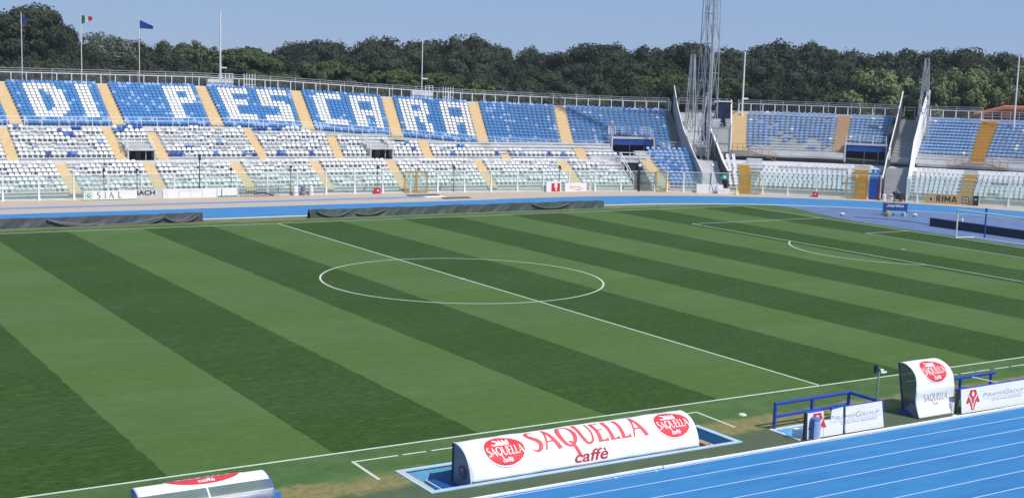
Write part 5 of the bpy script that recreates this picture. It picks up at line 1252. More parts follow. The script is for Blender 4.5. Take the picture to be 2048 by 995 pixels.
for s, lab in [(20.3, 'red box at the foot of the fence left of the orange double gate'), (73.3, 'red box at the foot of the corner stand fence')]:
    t = thing('hydrant_box', S(s, -.4), lab, 'box'); p = S(s, -.45); n = nrm(s); tx = Vector((n[1], -n[0], 0)); mb = MB(); nn = Vector((n[0], n[1], 0))
    mb.hexa([p-tx*.32, p+tx*.32, p+tx*.32+nn*.3, p-tx*.32+nn*.3, p-tx*.32+Vector((0, 0, .62)), p+tx*.32+Vector((0, 0, .62)), p+tx*.32+nn*.3+Vector((0, 0, .62)), p-tx*.32+nn*.3+Vector((0, 0, .62))]); part('cabinet', mb, red_sign, t)
    mb = MB(); q = p+Vector((0, 0, .36))-nn*.02; mb.bar(q-tx*.08, q+tx*.08, .02, .16); part('label_plate', mb, logo_white, t)
t, f, L_ = flat_board('banner', 'small red and white panel left of the white script board', (40.35, 51.35), (42.2, 51.1), 1.12, white_sheet, .25)
band(t, f, .62, 1.72, .03, 1.0, red_sign); band(t, f, 1.0, 1.35, .5, .95, logo_white, 'emblem', .010); band(t, f, 1.15, 1.3, .12, .5, logo_white, 'emblem', .011)
t, f, L_ = flat_board('banner', 'white board with red script over a red curve, near the fence', (42.75, 51.1), (45.7, 50.75), .98, white_sheet, .3)
wd = text2d('Spiedo', .30, .35, 1.1, .0); k = 1.5/width(wd); part('lettering', put2d(([(a*k, b) for a, b in wd[0]], wd[1]), lambda a, b: f(.55+a, .42+b, .006)), letter_red, t)
part('underline', put2d(ribbon(*(lambda q: ([(a, b) for a, b, _ in q], [c for _, _, c in q]))(smooth_pts([(.75, .30, .01), (1.4, .20, .06), (2.0, .24, .09), (2.5, .42, .02)], 5))), lambda a, b: f(a, b, .006)), letter_red, t)
band(t, f, 2.83, 2.93, .02, .96, red_sign)
t, f, L_ = flat_board('banner', 'narrow white board with a red edge, right of the script board', (45.85, 50.95), (46.75, 50.8), 1.0, white_sheet, .2); band(t, f, .0, .12, .0, 1., red_sign)
for s0, s1, o, h, lab in [(59.3, 60.85, -.45, 1.0, 'left white box by the mast corridor'), (60.9, 62.4, -.35, .95, 'middle white box by the mast corridor'), (61.75, 63.2, -1.0, .62, 'low white box in front by the mast corridor')]:
    t = thing('white_box', S((s0+s1)/2, o), lab, 'box'); mb = MB(); sbox(mb, s0, s1, o, o+.5, 0, h, step=3); part('box', mb, white_sheet, t)
    mb = MB(); sbox(mb, (s0+s1)/2-.02, (s0+s1)/2+.02, o-.006, o, .02, h-.02, step=3); part('joint', mb, lgrey_print, t)
t = thing('field_umbrella', S(61.3, -.6), 'folded grey stand leaning on the white boxes', 'stand'); mb = MB(); mb.tube(S(61.0, -.6, 1.1), S(61.3, -.7, 0), .03); mb.tube(S(61.7, -.6, 1.0), S(61.3, -.7, 0), .03); part('legs', mb, dark_iron_and_recess, t)
t = thing('exit_sign', S(63.9, 1.7, 1.7), 'small teal sign on the dark wall by the mast corridor', 'sign'); mb = MB(); sbox(mb, 62.45, 63.2, 1.0, 1.06, 1.55, 2.15, step=2); part('panel', mb, teal, t)
mb = MB(); sbox(mb, 62.7, 62.95, .98, .995, 1.7, 2.0, step=2); part('pictogram', mb, logo_white, t)
mb = MB(); sbox(mb, 62.8, 62.86, 1.02, 1.08, .05, 1.55, step=2); part('post', mb, dark_iron_and_recess, t)
p = S(63.9, -1.6); t = thing('traffic_cone', p, 'pale yellow cone at the edge of the track by the slatted gate', 'cone'); mb = MB(); mb.tube(p, p+Vector((0, 0, .95)), .22, .03, 12); part('cone_body', mb, cone_y, t)
mb = MB(); mb.box(p.x-.28, p.y-.28, .002, p.x+.28, p.y+.28, .06); part('cone_base', mb, cone_y, t)
a, b = S(85.6, -.4), S(90.7, -.4)
t, f, L_ = flat_board('banner', 'tan banner with large black RIMA lettering at right', (a.x, a.y), (b.x, b.y), 1.12, tan_sheet)
BLK = {'R': (.66, [[(.09, .0, .18), (.09, 1., .18)], [(.1, .92, .16), (.4, .92, .16), (.54, .84, .16), (.56, .70, .16), (.5, .56, .16), (.36, .5, .15), (.1, .5, .15)], [(.3, .5, .18), (.58, 0, .19)]]),
       'I': (.20, [[(.1, 0, .19), (.1, 1, .19)]]),
       'M': (.86, [[(.09, 0, .18), (.09, 1, .18)], [(.77, 0, .18), (.77, 1, .18)], [(.10, .93, .2), (.43, .22, .17)], [(.76, .93, .2), (.43, .22, .17)]]),
       'A': (.80, [[(.08, 0, .19), (.38, 1, .17)], [(.72, 0, .19), (.42, 1, .17)], [(.2, .27, .14), (.6, .27, .14)]])}
cx = 0
for ch in 'RIMA':
    adv, st = BLK[ch]; mb = MB()
    for s in st:
        v, g = ribbon([(a*.74, b*.70) for a, b, _ in s], [c*.74 for _, _, c in s]); mb.add([f(1.25+cx+a, .22+b, .006) for a, b in v], g)
    part('letter', mb, black_print, t); cx += adv*.74+.12
band(t, f, 4.0, 4.75, .18, .95, black_print, 'emblem_frame'); band(t, f, 4.07, 4.68, .28, .86, mat('pale_tan_print', (.55, .47, .36), .6), 'emblem', .010)
wd = text2d('CB', .3, 0, .9, .02); part('emblem_letter', put2d(wd, lambda q, r: f(4.13+q, .42+r, .014)), black_print, t)
band(t, f, .45, .85, .2, .85, mat('pale_tan_print', (.55, .47, .36), .6), 'emblem'); part('emblem_mark', put2d(ellipse2d(.12, .2), lambda q, r: f(.65+q, .5+r, .012)), black_print, t)
t = thing('speaker_box', S(91.1, -.4), 'black upright box at the right end of the RIMA banner', 'box'); mb = MB(); sbox(mb, 90.8, 91.4, -.6, -.2, 0, 1.1, step=2); part('cabinet', mb, dark_iron_and_recess, t)
mb = MB(); sbox(mb, 90.95, 91.2, -.61, -.6, .6, .8, step=2); part('badge', mb, lgrey_print, t)
for s, lab, c_ in [(81.1, 'white drum left below the right-hand stairs', white_paint), (81.95, 'white drum right below the right-hand stairs', white_paint)]:
    p = S(s, -.3); t = thing('drum', p, lab, 'drum'); mb = MB(); mb.tube(p, p+Vector((0, 0, .7)), .2, n=10); mb.ball(p+Vector((0, 0, .7)), .19, 10, 5, (1, 1, .5)); part('body', mb, c_, t)
for s, lab in [(83.0, 'dark wheeled machine below the right-hand stairs')]:
    p = S(s, -.2); t = thing('machine', p, lab, 'machine'); mb = MB(); mb.box(p.x-.55, p.y-.3, .25, p.x+.55, p.y+.4, .95); part('housing', mb, dark_iron_and_recess, t)
    for dx in (-.4, .4):
        mb = MB(); mb.tube((p.x+dx, p.y-.35, .25), (p.x+dx, p.y-.25, .25), .22, n=12); part('wheel', mb, dark_iron_and_recess, t)
    mb = MB(); mb.bar((p.x-.5, p.y-.2, .95), (p.x-1.1, p.y-.2, 1.5), .05); mb.bar((p.x-1.1, p.y-.2, 1.5), (p.x-1.1, p.y+.3, 1.5), .05); part('handle', mb, grey_steel, t)
t, f, L_ = flat_board('display_board', 'blue board reading martino with a pole behind it on the dull blue zone', (60.95, 19.9), (63.0, 18.5), 1.05, mat('navy_blue_sheet', (.03, .08, .26), .5), .1, .3)
wd = text2d('.martino', .30, 0, 1.0, .02); k = 1.75/width(wd); part('lettering', put2d(([(q*k, r) for q, r in wd[0]], wd[1]), lambda q, r: f(.35+q, .62+r, .006)), logo_white, t)
band(t, f, .45, 2.35, .0, .22, mat('light_blue_print', (.25, .50, .72), .5)); band(t, f, .15, 2.4, .97, 1.02, lgrey_print, 'outline')
mb = MB(); mb.tube((61.9, 19.35, 0), (61.9, 19.35, 2.2), .05); mb.ball((61.9, 19.35, 2.3), .22, 8, 5); mb.bar((61.6, 19.6, 2.0), (62.2, 19.1, 2.0), .12); part('pole', mb, dark_iron_and_recess, t)
for q, lab in ((.2, ''), (2.2, '')):
    p = f(q, -.3); mb = MB(); mb.box(p.x-.15, p.y-.15, .005, p.x+.15, p.y+.3, .3); part('foot', mb, mat('pale_block', (.45, .45, .42), .8), t)
for x, y, m_, lab, nm in [(60.6, 18.9, mat('olive_cloth', (.28, .30, .12), .9), 'olive sack leaning on the martino board', 'sack'), (63.5, 17.9, mat('pale_cloth', (.62, .60, .60), .9), 'pale bundle at the right foot of the martino board', 'bundle'), (56.2, 20.9, mat('pale_cloth', (.62, .60, .60), .9), 'small pale bundle left of the martino board', 'bundle')]:
    t = thing(nm, (x, y, 0), lab, nm); mb = MB(); mb.ball((x, y, .2), .3 if nm == 'sack' else .25, 8, 5, (1.2, 1, 1.6 if nm == 'sack' else .6)); part('cloth', mb, m_, t)
    mb = MB(); mb.ball((x+.1, y-.05, .45 if nm == 'sack' else .2), .12, 6, 4); part('neck', mb, m_, t)
mb = MB(); q = smooth_pts([(56.5, 19.5), (58, 17.5), (59, 14.5), (58.9, 11.5)], 6)
for p0, p1 in zip(q[:-1], q[1:]): mb.tube((*p0, .03), (*p1, .03), .025, n=5)
tag(part('hose', mb, dark_iron_and_recess, None), 'dark hose lying across the dull blue zone', 'hose')

# ------------------------------------------------------------------ salmon building at far right
t = thing('salmon_building', (118, 44, 0), 'low salmon-coloured building with a pitched roof behind the far right stand', 'building')
def bb(x0, y0, x1, y1, z0, z1, m, nm): mb = MB(); mb.box(x0, y0, z0, x1, y1, z1); return part(nm, mb, m, t)
# (continued) salmon building
o = Vector((103.3, 43.1, 0)); dx = Vector((.605, -.796, 0)); dy = Vector((.796, .605, 0))
def BP(a, b, z): return o+dx*a+dy*b+Vector((0, 0, z))
def bbox(a0, a1, b0, b1, z0, z1, m, nm, parent=None):
    mb = MB(); mb.hexa([BP(a0, b0, z0), BP(a1, b0, z0), BP(a1, b1, z0), BP(a0, b1, z0), BP(a0, b0, z1), BP(a1, b0, z1), BP(a1, b1, z1), BP(a0, b1, z1)]); return part(nm, mb, m, parent or t)
t.matrix_basis = Matrix.Translation(BP(6, 5, 0)); W[t.name] = t.matrix_basis.copy()
wl = bbox(0, 14, 0, 10, 0, 9.75, brick_red, 'wall')
mb = MB(); mb.prism([BP(-.3, -.3, 9.5), BP(-.3, -.3, 9.75), BP(3.6, -.3, 10.95), BP(14.3, -.3, 10.95), BP(14.3, -.3, 10.7), BP(3.6, -.3, 10.55)], tuple(dy*10.6)); q = part('roof', mb, roof_red, t); recalc(q.data)
mb = MB(); mb.prism([BP(.0, .0, 9.7), BP(3.6, .0, 10.6), BP(14, .0, 10.7), BP(14, .0, 9.7)], tuple(dy*.3)); q = part('gable_wall', mb, brick_red, t); recalc(q.data)
for a0, a1 in ((2.2, 3.2), (4.6, 8.6), (9.4, 13.4)):
    fr = bbox(a0, a1, -.05, .02, 8.6, 10.1, roof_red, 'window'); bbox(a0+.08, a1-.08, -.07, -.052, 8.68, 10.02, win_dark, 'pane', fr)

# ------------------------------------------------------------------ trees
def crown_mesh(name, seed, kind, m):
    """unit crown (radius 1, height about 2 from z=0): leaf-sized faces spread over many clumps round dark inner cores"""
    rnd = np.random.RandomState(seed); clumps = []
    if kind == 'U':            # umbrella: a wide flat dome
        for i in range(64):
            a = rnd.uniform(0, 2*np.pi); r = math.sqrt(rnd.uniform(0, 1))*.92; z = .62*math.sqrt(max(0, 1-r*r*.92))+rnd.uniform(-.05, .03)
            clumps.append((r*math.cos(a), r*math.sin(a), z, rnd.uniform(.13, .2), .62))
        for i in range(14):
            a = rnd.uniform(0, 2*np.pi); r = rnd.uniform(.3, .85); clumps.append((r*math.cos(a), r*math.sin(a), rnd.uniform(.0, .2), rnd.uniform(.12, .2), .5))
    elif kind in 'PQB':        # dense pine: stacked rounded masses
        n = {'P': 66, 'Q': 58, 'B': 110}[kind]
        for i in range(n):
            z = rnd.uniform(0, 1)**.85; lim = {'P': (1-(max(0, z-.45)/.56)**2)**.5*(.78+.22*min(1, z*3)), 'Q': (1-z**3.)**.6, 'B': (1-(abs(z-.5)/.52)**2.3)**.55 if abs(z-.5) < .52 else .1}[kind]
            a = rnd.uniform(0, 2*np.pi); r = lim*rnd.uniform(.6, .92)
            clumps.append((r*math.cos(a), r*math.sin(a), z*1.9, rnd.uniform(.13, .36)*(.62 if kind == 'B' else 1), .72))
        clumps.append((0, 0, 1.85 if kind != 'Q' else 1.95, .25, .8))
    elif kind in 'DYH':
        for i in range(60 if kind != 'Y' else 26):
            v = rnd.normal(size=3); v /= np.linalg.norm(v); r = rnd.uniform(.55, .93); z = .95+v[2]*r*.95
            clumps.append((v[0]*r, v[1]*r, z if kind != 'H' else z*.6, rnd.uniform(.14, .26) if kind != 'Y' else rnd.uniform(.10, .2), 1.0))
    elif kind in 'RT':         # feathery, open
        for i in range(70):
            a = rnd.uniform(0, 2*np.pi); r = math.sqrt(rnd.uniform(0, 1)); z = 1.1+.75*math.sqrt(max(0, 1-r*r))*rnd.uniform(.4, 1.)
            clumps.append((r*math.cos(a), r*math.sin(a), z, rnd.uniform(.08, .15), .8))
    V, F = [], []; core = MB()
    per = {'U': 240, 'P': 430, 'Q': 450, 'B': 300, 'D': 280, 'H': 90, 'Y': 130, 'R': 46, 'T': 90}[kind]
    ls = {'U': .030, 'P': .024, 'Q': .024, 'B': .024, 'D': .036, 'H': .05, 'Y': .055, 'R': .026, 'T': .03}[kind]
    for (x, y, z, r, sq) in clumps:
        d = rnd.normal(size=(per, 3)); d /= np.linalg.norm(d, axis=1)[:, None]
        low = d[:, 2] < -.35; d[low, 2] *= -1 if kind in 'U' else 1
        bump = 1+.16*np.sin(d[:, 0]*5+x*9)+.14*np.sin(d[:, 1]*6+y*8)
        rad = r*bump*rnd.uniform(.80, 1.10, per); p = np.array([x, y, z])+d*rad[:, None]*np.array([1, 1, sq])
        n = d+rnd.normal(size=(per, 3))*.42; n /= np.linalg.norm(n, axis=1)[:, None]
        t1 = np.cross(n, rnd.normal(size=(per, 3))); t1 /= np.linalg.norm(t1, axis=1)[:, None]; t2 = np.cross(n, t1)
        s = ls*rnd.uniform(.6, 1.35, per)[:, None]; k = len(V)*0
        base = sum(len(a) for a in V); q = np.stack([p-t1*s-t2*s*.55, p+t1*s-t2*s*.55, p+t1*s*.7+t2*s*.6, p-t1*s*.7+t2*s*.6], 1).reshape(-1, 3)
        V.append(q); F += [(base+4*i, base+4*i+1, base+4*i+2, base+4*i+3) for i in range(per)]
        if kind not in 'RTY': core.ball((x, y, z), r*.70, 8, 6, (1, 1, sq))
    V = np.concatenate(V).tolist(); k = len(V); V += core.v; F += [tuple(i+k for i in f) for f in core.f]
    if kind in 'PQB':
        c2 = MB(); c2.ball((0, 0, .85), .62, 10, 7, (1, 1, 1.4)); k = len(V); V += c2.v; F += [tuple(i+k for i in f) for f in c2.f]
    me = bpy.data.meshes.new(name); me.from_pydata(V, [], F); me.materials.append(m); me.update(); return me
LEAF = {'U': stone_leaf, 'P': pine_leaf, 'Q': pine_leaf, 'B': pine_leaf, 'D': decid_leaf, 'H': shrub_leaf, 'Y': bright_leaf, 'R': mat('feathery_leaves', (.16, .19, .13), .9, .2, 1), 'T': decid_leaf}
CROWNS = {k: [crown_mesh('crown', 10*i+ord(k), k, LEAF[k]) for i in range(n)] for k, n in {'U': 3, 'P': 4, 'Q': 3, 'B': 1, 'D': 3, 'H': 3, 'Y': 1, 'R': 1, 'T': 1}.items()}
def trunk_mesh():
    mb = MB(); p = [Vector((0, 0, 0)), Vector((.012, .01, .3)), Vector((-.01, .02, .62)), Vector((.01, 0, .9))]
    for a, b, r, r2 in zip(p[:-1], p[1:], (.030, .022, .016), (.022, .016, .008)): mb.tube(a, b, r, r2, 7)
    for i in range(5):
        a = i*1.26; mb.tube(p[2]-Vector((0, 0, .12)), p[2]+Vector((.22*math.cos(a), .22*math.sin(a), .16)), .010, .004, 5)
    return mb.mesh('trunk', bark)
TRUNK = trunk_mesh()
def tree(x, y, top, r, kind, label, name='pine_tree', cat='tree', group=None):
    t = thing(name, (x, y, 0), label, cat, group)
    hgt = {'U': .62+.2, 'P': 2.12, 'Q': 2.15, 'B': 2.1, 'D': 2.05, 'H': 1.35, 'Y': 2.05, 'R': 1.95, 'T': 1.95}[kind]
    ch = {'U': 1.0, 'P': min(1.9, (top-2.)/(hgt*r)), 'Q': min(2.3, (top-1.5)/(hgt*r)), 'B': 1.08, 'D': 1.15, 'H': 1.1, 'Y': 1.0, 'R': 1.0, 'T': 1.0}[kind]
    zb = top-hgt*r*ch
    k = random.randrange(len(CROWNS[kind]))
    link('crown', CROWNS[kind][k], t, Matrix.Translation((x, y, zb)) @ Matrix.Rotation(random.uniform(0, 6.28), 4, 'Z') @ Matrix.Diagonal((r, r*random.uniform(.85, 1.25), r*ch, 1)))
    hh = max(2., zb+.75*hgt*r*ch*.5); link('trunk', TRUNK, t, Matrix.Translation((x, y, 0)) @ Matrix.Diagonal((11, 11, hh/.9, 1)))
    return t
FOREST = [(-5.6,149.5,19.0,5.1,'P','leftmost dark pine in the back row behind the left picture edge'),(0.4,168.3,19.7,4.3,'P','middle dark pine in the back row behind the left picture edge'),(0.4,150.1,20.1,6.1,'P','rightmost dark pine in the back row behind the left picture edge'),(6.2,164.5,22.2,5.2,'P','dark pine in the back row behind the leftmost flagpole'),(10.2,161.8,21.4,6.2,'P','dark pine in the back row behind the letter D'),(12.8,155.7,16.1,7.8,'P','dark pine in the back row behind the tricolour flagpole'),(15.5,149.7,16.9,7.3,'P','left dark pine in the back row behind the gap after DI'),(19.6,156.3,17.6,5.3,'P','right dark pine in the back row behind the gap after DI'),(19.3,142.5,16.9,6.8,'Q','dark pine in the back row behind the third flagpole'),(24.2,143.6,17.4,4.5,'P','dark pine in the back row behind the letter P'),(30.4,149.1,17.1,8.6,'P','dark pine in the back row behind the stair after P'),(32.5,142.3,15.9,4.8,'P','dark pine in the back row behind the thick white pole'),(39.8,150.3,16.6,7.4,'P','dark pine in the back row behind the first railed gateway'),(39.2,135.8,15.8,7.1,'P','dark pine in the back row behind the letter S'),(44.8,140.0,17.4,8.8,'P','left dark pine in the back row behind the stair after ES'),(46.1,136.9,18.1,5.3,'P','right dark pine in the back row behind the stair after ES'),(47.3,131.6,18.3,5.4,'P','left dark pine in the back row behind the letter C'),(55.8,142.6,18.2,5.5,'P','right dark pine in the back row behind the letter C'),(55.5,129.3,18.8,5.7,'Q','dark pine in the back row behind the first letter A'),(60.7,133.7,19.0,7.2,'Q','dark pine in the back row behind the stair before R'),(63.1,129.2,18.6,8.1,'P','dark pine in the back row behind the thin white pole'),(69.7,132.3,18.7,8.7,'Q','left dark pine in the back row behind the second railed gateway'),(67.6,122.3,19.4,5.9,'Q','right dark pine in the back row behind the second railed gateway'),(71.4,123.0,19.7,6.9,'Q','dark pine in the back row behind the stair after the last A'),(82.1,130.9,18.6,4.6,'P','left dark pine in the back row behind the last plain blue block'),(90.3,133.6,18.5,5.4,'Q','right dark pine in the back row behind the last plain blue block'),(89.9,125.7,17.6,5.8,'P','dark pine in the back row behind the stair before the covered entrance'),(90.5,118.0,19.2,7.4,'P','left dark pine in the back row behind the mast-shadowed blue seats'),(100.4,125.9,19.7,7.0,'P','right dark pine in the back row behind the mast-shadowed blue seats'),(99.7,120.2,19.3,8.6,'Q','left dark pine in the back row behind the covered entrance'),(93.8,104.0,19.0,4.7,'P','right dark pine in the back row behind the covered entrance'),(108.2,117.4,18.8,5.7,'P','left dark pine in the back row behind the barred divider'),(107.4,111.8,19.3,8.9,'Q','right dark pine in the back row behind the barred divider'),(100.8,99.4,19.8,8.3,'P','left dark pine in the back row behind the floodlight mast'),(104.3,99.7,19.7,4.4,'P','right dark pine in the back row behind the floodlight mast'),(106.6,96.1,18.7,7.7,'P','dark pine in the back row behind the white pole by the tan stair'),(120.9,104.9,20.2,7.5,'P','left dark pine in the back row behind the left half of the corner stand'),(124.2,103.1,20.7,8.1,'Q','right dark pine in the back row behind the left half of the corner stand'),(129.4,100.9,20.6,7.4,'Q','left dark pine in the back row behind the patch of missing corner seats'),(129.9,97.6,20.1,5.2,'P','right dark pine in the back row behind the patch of missing corner seats'),(133.5,96.0,19.4,4.8,'P','dark pine in the back row behind the pinkish stair'),(122.9,81.4,18.7,8.2,'P','dark pine in the back row behind the shaded corner seats'),(128.7,81.2,19.1,6.1,'P','left dark pine in the back row behind the dark-faced right wall'),(136.6,83.7,19.9,8.7,'P','right dark pine in the back row behind the dark-faced right wall'),(137.5,79.0,19.9,8.0,'P','dark pine in the back row behind the broad white wall'),(137.8,73.1,20.2,5.5,'P','dark pine in the back row behind the end stand seats'),(145.4,73.6,19.7,6.4,'P','dark pine in the back row behind the ochre stair'),(152.9,74.1,19.5,5.4,'P','dark pine in the back row behind the far right pole'),(144.0,62.6,19.2,4.6,'P','dark pine in the back row behind the salmon building'),(-6.4,140.3,15.8,5.1,'Q','left dark pine in the middle row behind the left picture edge'),(-1.7,137.4,16.5,4.9,'P','right dark pine in the middle row behind the left picture edge'),(3.2,133.8,17.5,4.2,'P','dark pine in the middle row behind the letter D'),(8.3,137.1,13.1,6.3,'Q','dark pine in the middle row behind the tricolour flagpole'),(12.0,133.5,13.9,6.1,'P','dark pine in the middle row behind the gap after DI'),(17.2,134.2,14.1,5.8,'P','dark pine in the middle row behind the third flagpole'),(20.4,128.2,15.1,6.3,'P','dark pine in the middle row behind the letter P'),(26.6,128.9,14.2,6.4,'P','dark pine in the middle row behind the stair after P'),(31.5,127.6,14.0,6.5,'Q','dark pine in the middle row behind the first railed gateway'),(36.2,124.3,13.4,6.5,'Q','dark pine in the middle row behind the letter S'),(40.7,123.8,15.6,5.0,'P','dark pine in the middle row behind the stair after ES'),(46.5,121.9,15.3,5.9,'P','dark pine in the middle row behind the letter C'),(48.8,114.6,16.5,6.5,'P','dark pine in the middle row behind the first letter A'),(55.1,116.8,15.8,6.1,'Q','dark pine in the middle row behind the stair before R'),(59.3,113.7,16.3,5.0,'P','dark pine in the middle row behind the thin white pole'),(60.5,105.9,16.8,6.4,'Q','dark pine in the middle row behind the stair after the last A'),(71.6,112.5,15.4,6.1,'Q','left dark pine in the middle row behind the last plain blue block'),(70.2,100.8,14.8,4.9,'P','right dark pine in the middle row behind the last plain blue block'),(79.1,104.9,15.5,5.7,'P','dark pine in the middle row behind the stair before the covered entrance'),(80.3,96.7,15.7,5.5,'P','dark pine in the middle row behind the mast-shadowed blue seats'),(83.7,93.5,16.5,6.0,'P','dark pine in the middle row behind the covered entrance'),(89.5,91.3,16.1,4.9,'Q','dark pine in the middle row behind the barred divider'),(98.5,94.3,17.7,5.1,'Q','dark pine in the middle row behind the floodlight mast'),(95.2,83.7,15.9,5.7,'Q','dark pine in the middle row behind the white pole by the tan stair'),(105.6,86.6,17.4,6.1,'Q','dark pine in the middle row behind the left half of the corner stand'),(104.6,77.9,16.5,6.3,'Q','dark pine in the middle row behind the patch of missing corner seats'),(109.7,74.6,15.7,5.4,'Q','dark pine in the middle row behind the pinkish stair'),(112.1,70.8,15.4,6.3,'P','dark pine in the middle row behind the shaded corner seats'),(120.5,70.9,16.3,5.4,'P','dark pine in the middle row behind the dark-faced right wall'),(117.9,62.7,16.3,6.4,'P','dark pine in the middle row behind the broad white wall'),(124.5,61.7,17.2,5.9,'Q','dark pine in the middle row behind the end stand seats'),(131.2,59.9,16.1,5.1,'P','dark pine in the middle row behind the far right pole'),(129.5,52.7,16.0,5.2,'P','dark pine in the middle row behind the salmon building'),(-9.5,118.3,13.5,4.4,'Q','dark pine in the front row behind the left picture edge'),(-3.3,123.0,13.4,4.9,'P','dark pine in the front row behind the leftmost flagpole'),(-0.6,115.5,13.7,5.5,'P','dark pine in the front row behind the letter D'),(4.3,118.8,13.7,4.5,'Q','dark pine in the front row behind the tricolour flagpole'),(7.4,114.3,13.4,5.0,'P','dark pine in the front row behind the gap after DI'),(13.4,114.4,13.5,4.9,'Q','dark pine in the front row behind the third flagpole'),(17.2,111.3,13.2,5.2,'Q','dark pine in the front row behind the letter P'),(40.8,99.5,13.2,4.6,'P','dark pine in the front row behind the first letter A'),(46.8,99.3,12.5,5.3,'P','dark pine in the front row behind the stair before R'),(54.6,101.5,13.2,4.5,'Q','dark pine in the front row behind the second railed gateway'),(58.6,96.2,13.5,5.0,'P','dark pine in the front row behind the stair after the last A'),(61.9,89.9,12.7,4.4,'Q','dark pine in the front row behind the last plain blue block'),(67.6,89.7,13.0,5.5,'P','dark pine in the front row behind the stair before the covered entrance'),(74.0,89.9,12.8,5.2,'P','dark pine in the front row behind the mast-shadowed blue seats'),(74.9,81.1,13.2,5.1,'Q','dark pine in the front row behind the covered entrance'),(78.9,76.8,13.1,4.3,'P','dark pine in the front row behind the barred divider'),(87.0,76.2,13.0,4.3,'Q','dark pine in the front row behind the floodlight mast'),(91.7,71.8,13.2,4.3,'P','dark pine in the front row behind the left half of the corner stand'),(94.1,66.0,13.6,4.9,'Q','dark pine in the front row behind the patch of missing corner seats'),(-10.6,108.1,12.5,3.0,'H','left low brownish shrub at the top railing behind the left picture edge'),(-7.5,105.9,12.9,2.4,'H','right low brownish shrub at the top railing behind the left picture edge'),(-4.2,107.9,12.9,2.8,'H','low brownish shrub at the top railing behind the leftmost flagpole'),(-1.4,106.3,12.5,3.1,'H','low brownish shrub at the top railing behind the letter D'),(1.3,105.6,12.3,2.4,'H','low brownish shrub at the top railing behind the tricolour flagpole'),(3.7,104.1,12.4,2.9,'H','low brownish shrub at the top railing behind the gap after DI'),(7.9,104.6,12.9,2.5,'H','low brownish shrub at the top railing behind the third flagpole'),(11.3,103.1,12.9,2.6,'H','left low brownish shrub at the top railing behind the letter P'),(14.4,101.9,12.7,2.3,'H','right low brownish shrub at the top railing behind the letter P'),(17.8,103.1,12.4,2.6,'H','low brownish shrub at the top railing behind the stair after P'),(19.8,99.8,12.6,3.1,'H','low brownish shrub at the top railing behind the thick white pole'),(24.2,101.8,12.5,2.4,'H','low brownish shrub at the top railing behind the first railed gateway'),(27.0,98.7,12.3,2.9,'H','low brownish shrub at the top railing behind the letter S'),(29.4,96.8,12.1,2.3,'H','low brownish shrub at the top railing behind the stair after ES'),(31.6,94.5,12.4,2.6,'H','low brownish shrub at the top railing behind the letter C'),(35.5,95.2,12.4,2.5,'H','left low brownish shrub at the top railing behind the first letter A'),(38.8,93.2,11.7,3.1,'H','right low brownish shrub at the top railing behind the first letter A'),(41.3,90.8,12.0,2.7,'H','low brownish shrub at the top railing behind the stair before R'),(45.6,91.5,12.1,2.7,'H','low brownish shrub at the top railing behind the thin white pole'),(48.4,90.1,11.8,3.2,'H','low brownish shrub at the top railing behind the second railed gateway'),(50.7,87.8,11.7,2.3,'H','left low brownish shrub at the top railing behind the stair after the last A'),(54.7,86.4,12.0,3.1,'H','right low brownish shrub at the top railing behind the stair after the last A'),(57.5,83.1,11.6,2.5,'H','low brownish shrub at the top railing behind the last plain blue block'),(59.7,80.9,11.4,2.4,'H','left low brownish shrub at the top railing behind the stair before the covered entrance'),(62.1,78.1,11.4,3.2,'H','right low brownish shrub at the top railing behind the stair before the covered entrance'),(74.6,88.2,11.4,2.2,'H','low brownish shrub at the top railing behind the mast-shadowed blue seats'),(78.8,87.2,11.0,2.3,'H','low brownish shrub at the top railing behind the covered entrance'),(80.4,83.0,11.3,3.1,'H','left low brownish shrub at the top railing behind the barred divider'),(84.6,82.6,11.0,3.0,'H','right low brownish shrub at the top railing behind the barred divider'),(87.4,80.5,11.0,3.2,'H','left low brownish shrub at the top railing behind the floodlight mast'),(88.0,76.4,11.6,2.7,'H','right low brownish shrub at the top railing behind the floodlight mast'),(91.0,74.1,11.3,2.9,'H','low brownish shrub at the top railing behind the white pole by the tan stair'),(94.7,72.3,11.5,2.9,'H','low brownish shrub at the top railing behind the left half of the corner stand'),(96.9,70.0,11.8,2.3,'H','left low brownish shrub at the top railing behind the patch of missing corner seats'),(99.6,66.8,11.7,2.5,'H','right low brownish shrub at the top railing behind the patch of missing corner seats'),(101.8,63.7,11.5,2.3,'H','low brownish shrub at the top railing behind the pinkish stair'),(104.8,60.6,11.5,2.7,'H','low brownish shrub at the top railing behind the shaded corner seats'),(107.5,58.2,11.8,3.0,'H','low brownish shrub at the top railing behind the dark-faced right wall'),(110.4,55.9,12.0,2.8,'H','low brownish shrub at the top railing behind the broad white wall'),(112.2,53.4,11.7,2.7,'H','low brownish shrub at the top railing behind the end stand seats'),(114.7,50.8,12.1,3.2,'H','low brownish shrub at the top railing behind the ochre stair')]
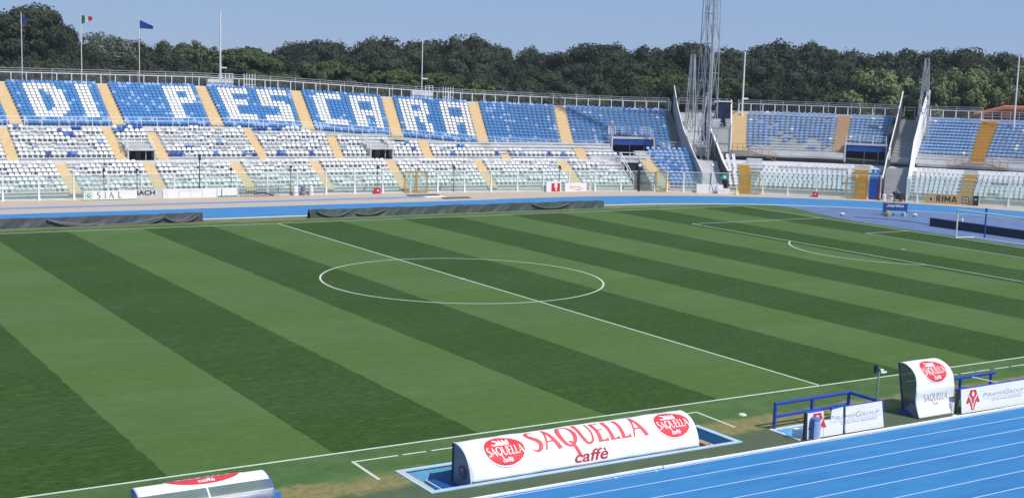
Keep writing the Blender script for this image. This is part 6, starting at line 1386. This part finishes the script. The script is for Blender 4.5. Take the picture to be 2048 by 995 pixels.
SPECIAL = [(2.0, 135.4, 22.0, 8.4, 'B', 'biggest dark pine at far left, behind the leftmost flagpole'), (3.7, 128.9, 18.4, 5.2, 'P', 'dark pine crown on the right shoulder of the biggest pine'), (-1.9, 138.2, 19.2, 5.0, 'P', 'dark pine at the left edge of the picture'), (12.6, 137.0, 18.4, 5.4, 'R', 'thin grey-green feathery tree between the second and third flagpoles'), (29.6, 142.4, 17.4, 4.6, 'T', 'paler feathery tree between the third flagpole and the thick pole'), (26.6, 111.7, 16.4, 6.8, 'U', 'broad umbrella pine right of the thick white pole'), (35.3, 101.7, 14.7, 5.4, 'U', 'light green umbrella pine behind letters E and S'), (43.1, 95.8, 13.8, 4.6, 'U', 'umbrella pine left of the thin white pole'), (47.1, 91.5, 13.4, 4.2, 'U', 'umbrella pine right of the thin white pole'), (28.2, 100.4, 12.7, 3.2, 'U', 'low umbrella pine between the two larger ones'), (51.0, 84.7, 12.7, 2.3, 'Y', 'small bright yellow-green tree behind the railing at centre'), (84.0, 83.7, 14.4, 4.4, 'U', 'umbrella pine behind the shorter left lattice mast'), (80.7, 86.2, 13.9, 4.0, 'U', 'umbrella pine left of the barred divider'), (89.5, 79.1, 13.9, 4.4, 'U', 'umbrella pine right of the floodlight mast'), (103.3, 60.1, 16.0, 4.9, 'D', 'round light green broadleaf tree left of the right lattice mast'), (108.1, 54.6, 15.7, 4.6, 'D', 'light green broadleaf tree just right of the right lattice mast'), (112.1, 52.9, 16.4, 5.0, 'D', 'light green broadleaf tree behind the end stand'), (115.0, 49.3, 17.0, 5.4, 'D', 'largest light green broadleaf tree, left of the far right pole'), (117.6, 45.8, 16.9, 5.2, 'D', 'light green broadleaf tree at the right edge of the picture'), (110.4, 59.5, 14.9, 3.6, 'D', 'dull green broadleaf tree behind the broad white wall'), (102.9, 66.4, 12.5, 4.0, 'U', 'low umbrella pine behind the corner stand'), (115.3, 52.2, 13.5, 3.6, 'D', 'low broadleaf tree beside the salmon building')]
for x, y, top, r, k, lab in FOREST:
    if k == 'H': tree(x, y, top, r, k, lab, 'shrub', 'shrub', 'low shrubs behind the top railing')
    else: tree(x, y, top, r, k, lab, 'pine_tree', 'tree', 'dark pines in the belt behind the stands')
for x, y, top, r, k, lab in SPECIAL:
    tree(x, y, top, r, k, lab, {'U': 'umbrella_pine', 'B': 'pine_tree', 'P': 'pine_tree'}.get(k, 'broadleaf_tree'))

# ------------------------------------------------------------------ thin air haze
hm = bpy.data.materials.new('haze'); hm.use_nodes = True; hn = hm.node_tree; hn.nodes.clear()
ho = hn.nodes.new('ShaderNodeOutputMaterial'); hv = hn.nodes.new('ShaderNodeVolumePrincipled')
hv.inputs['Color'].default_value = (.80, .88, 1, 1); hv.inputs['Density'].default_value = .00018; hv.inputs['Anisotropy'].default_value = 0
hn.links.new(hv.outputs[0], ho.inputs['Volume'])
mb = MB(); mb.box(-3020, -3020, -1.2, 3020, 3020, 52); hz = part('haze', mb, hm, None); hz['kind'] = 'stuff'; hz['label'] = 'thin pale air haze over the whole place'
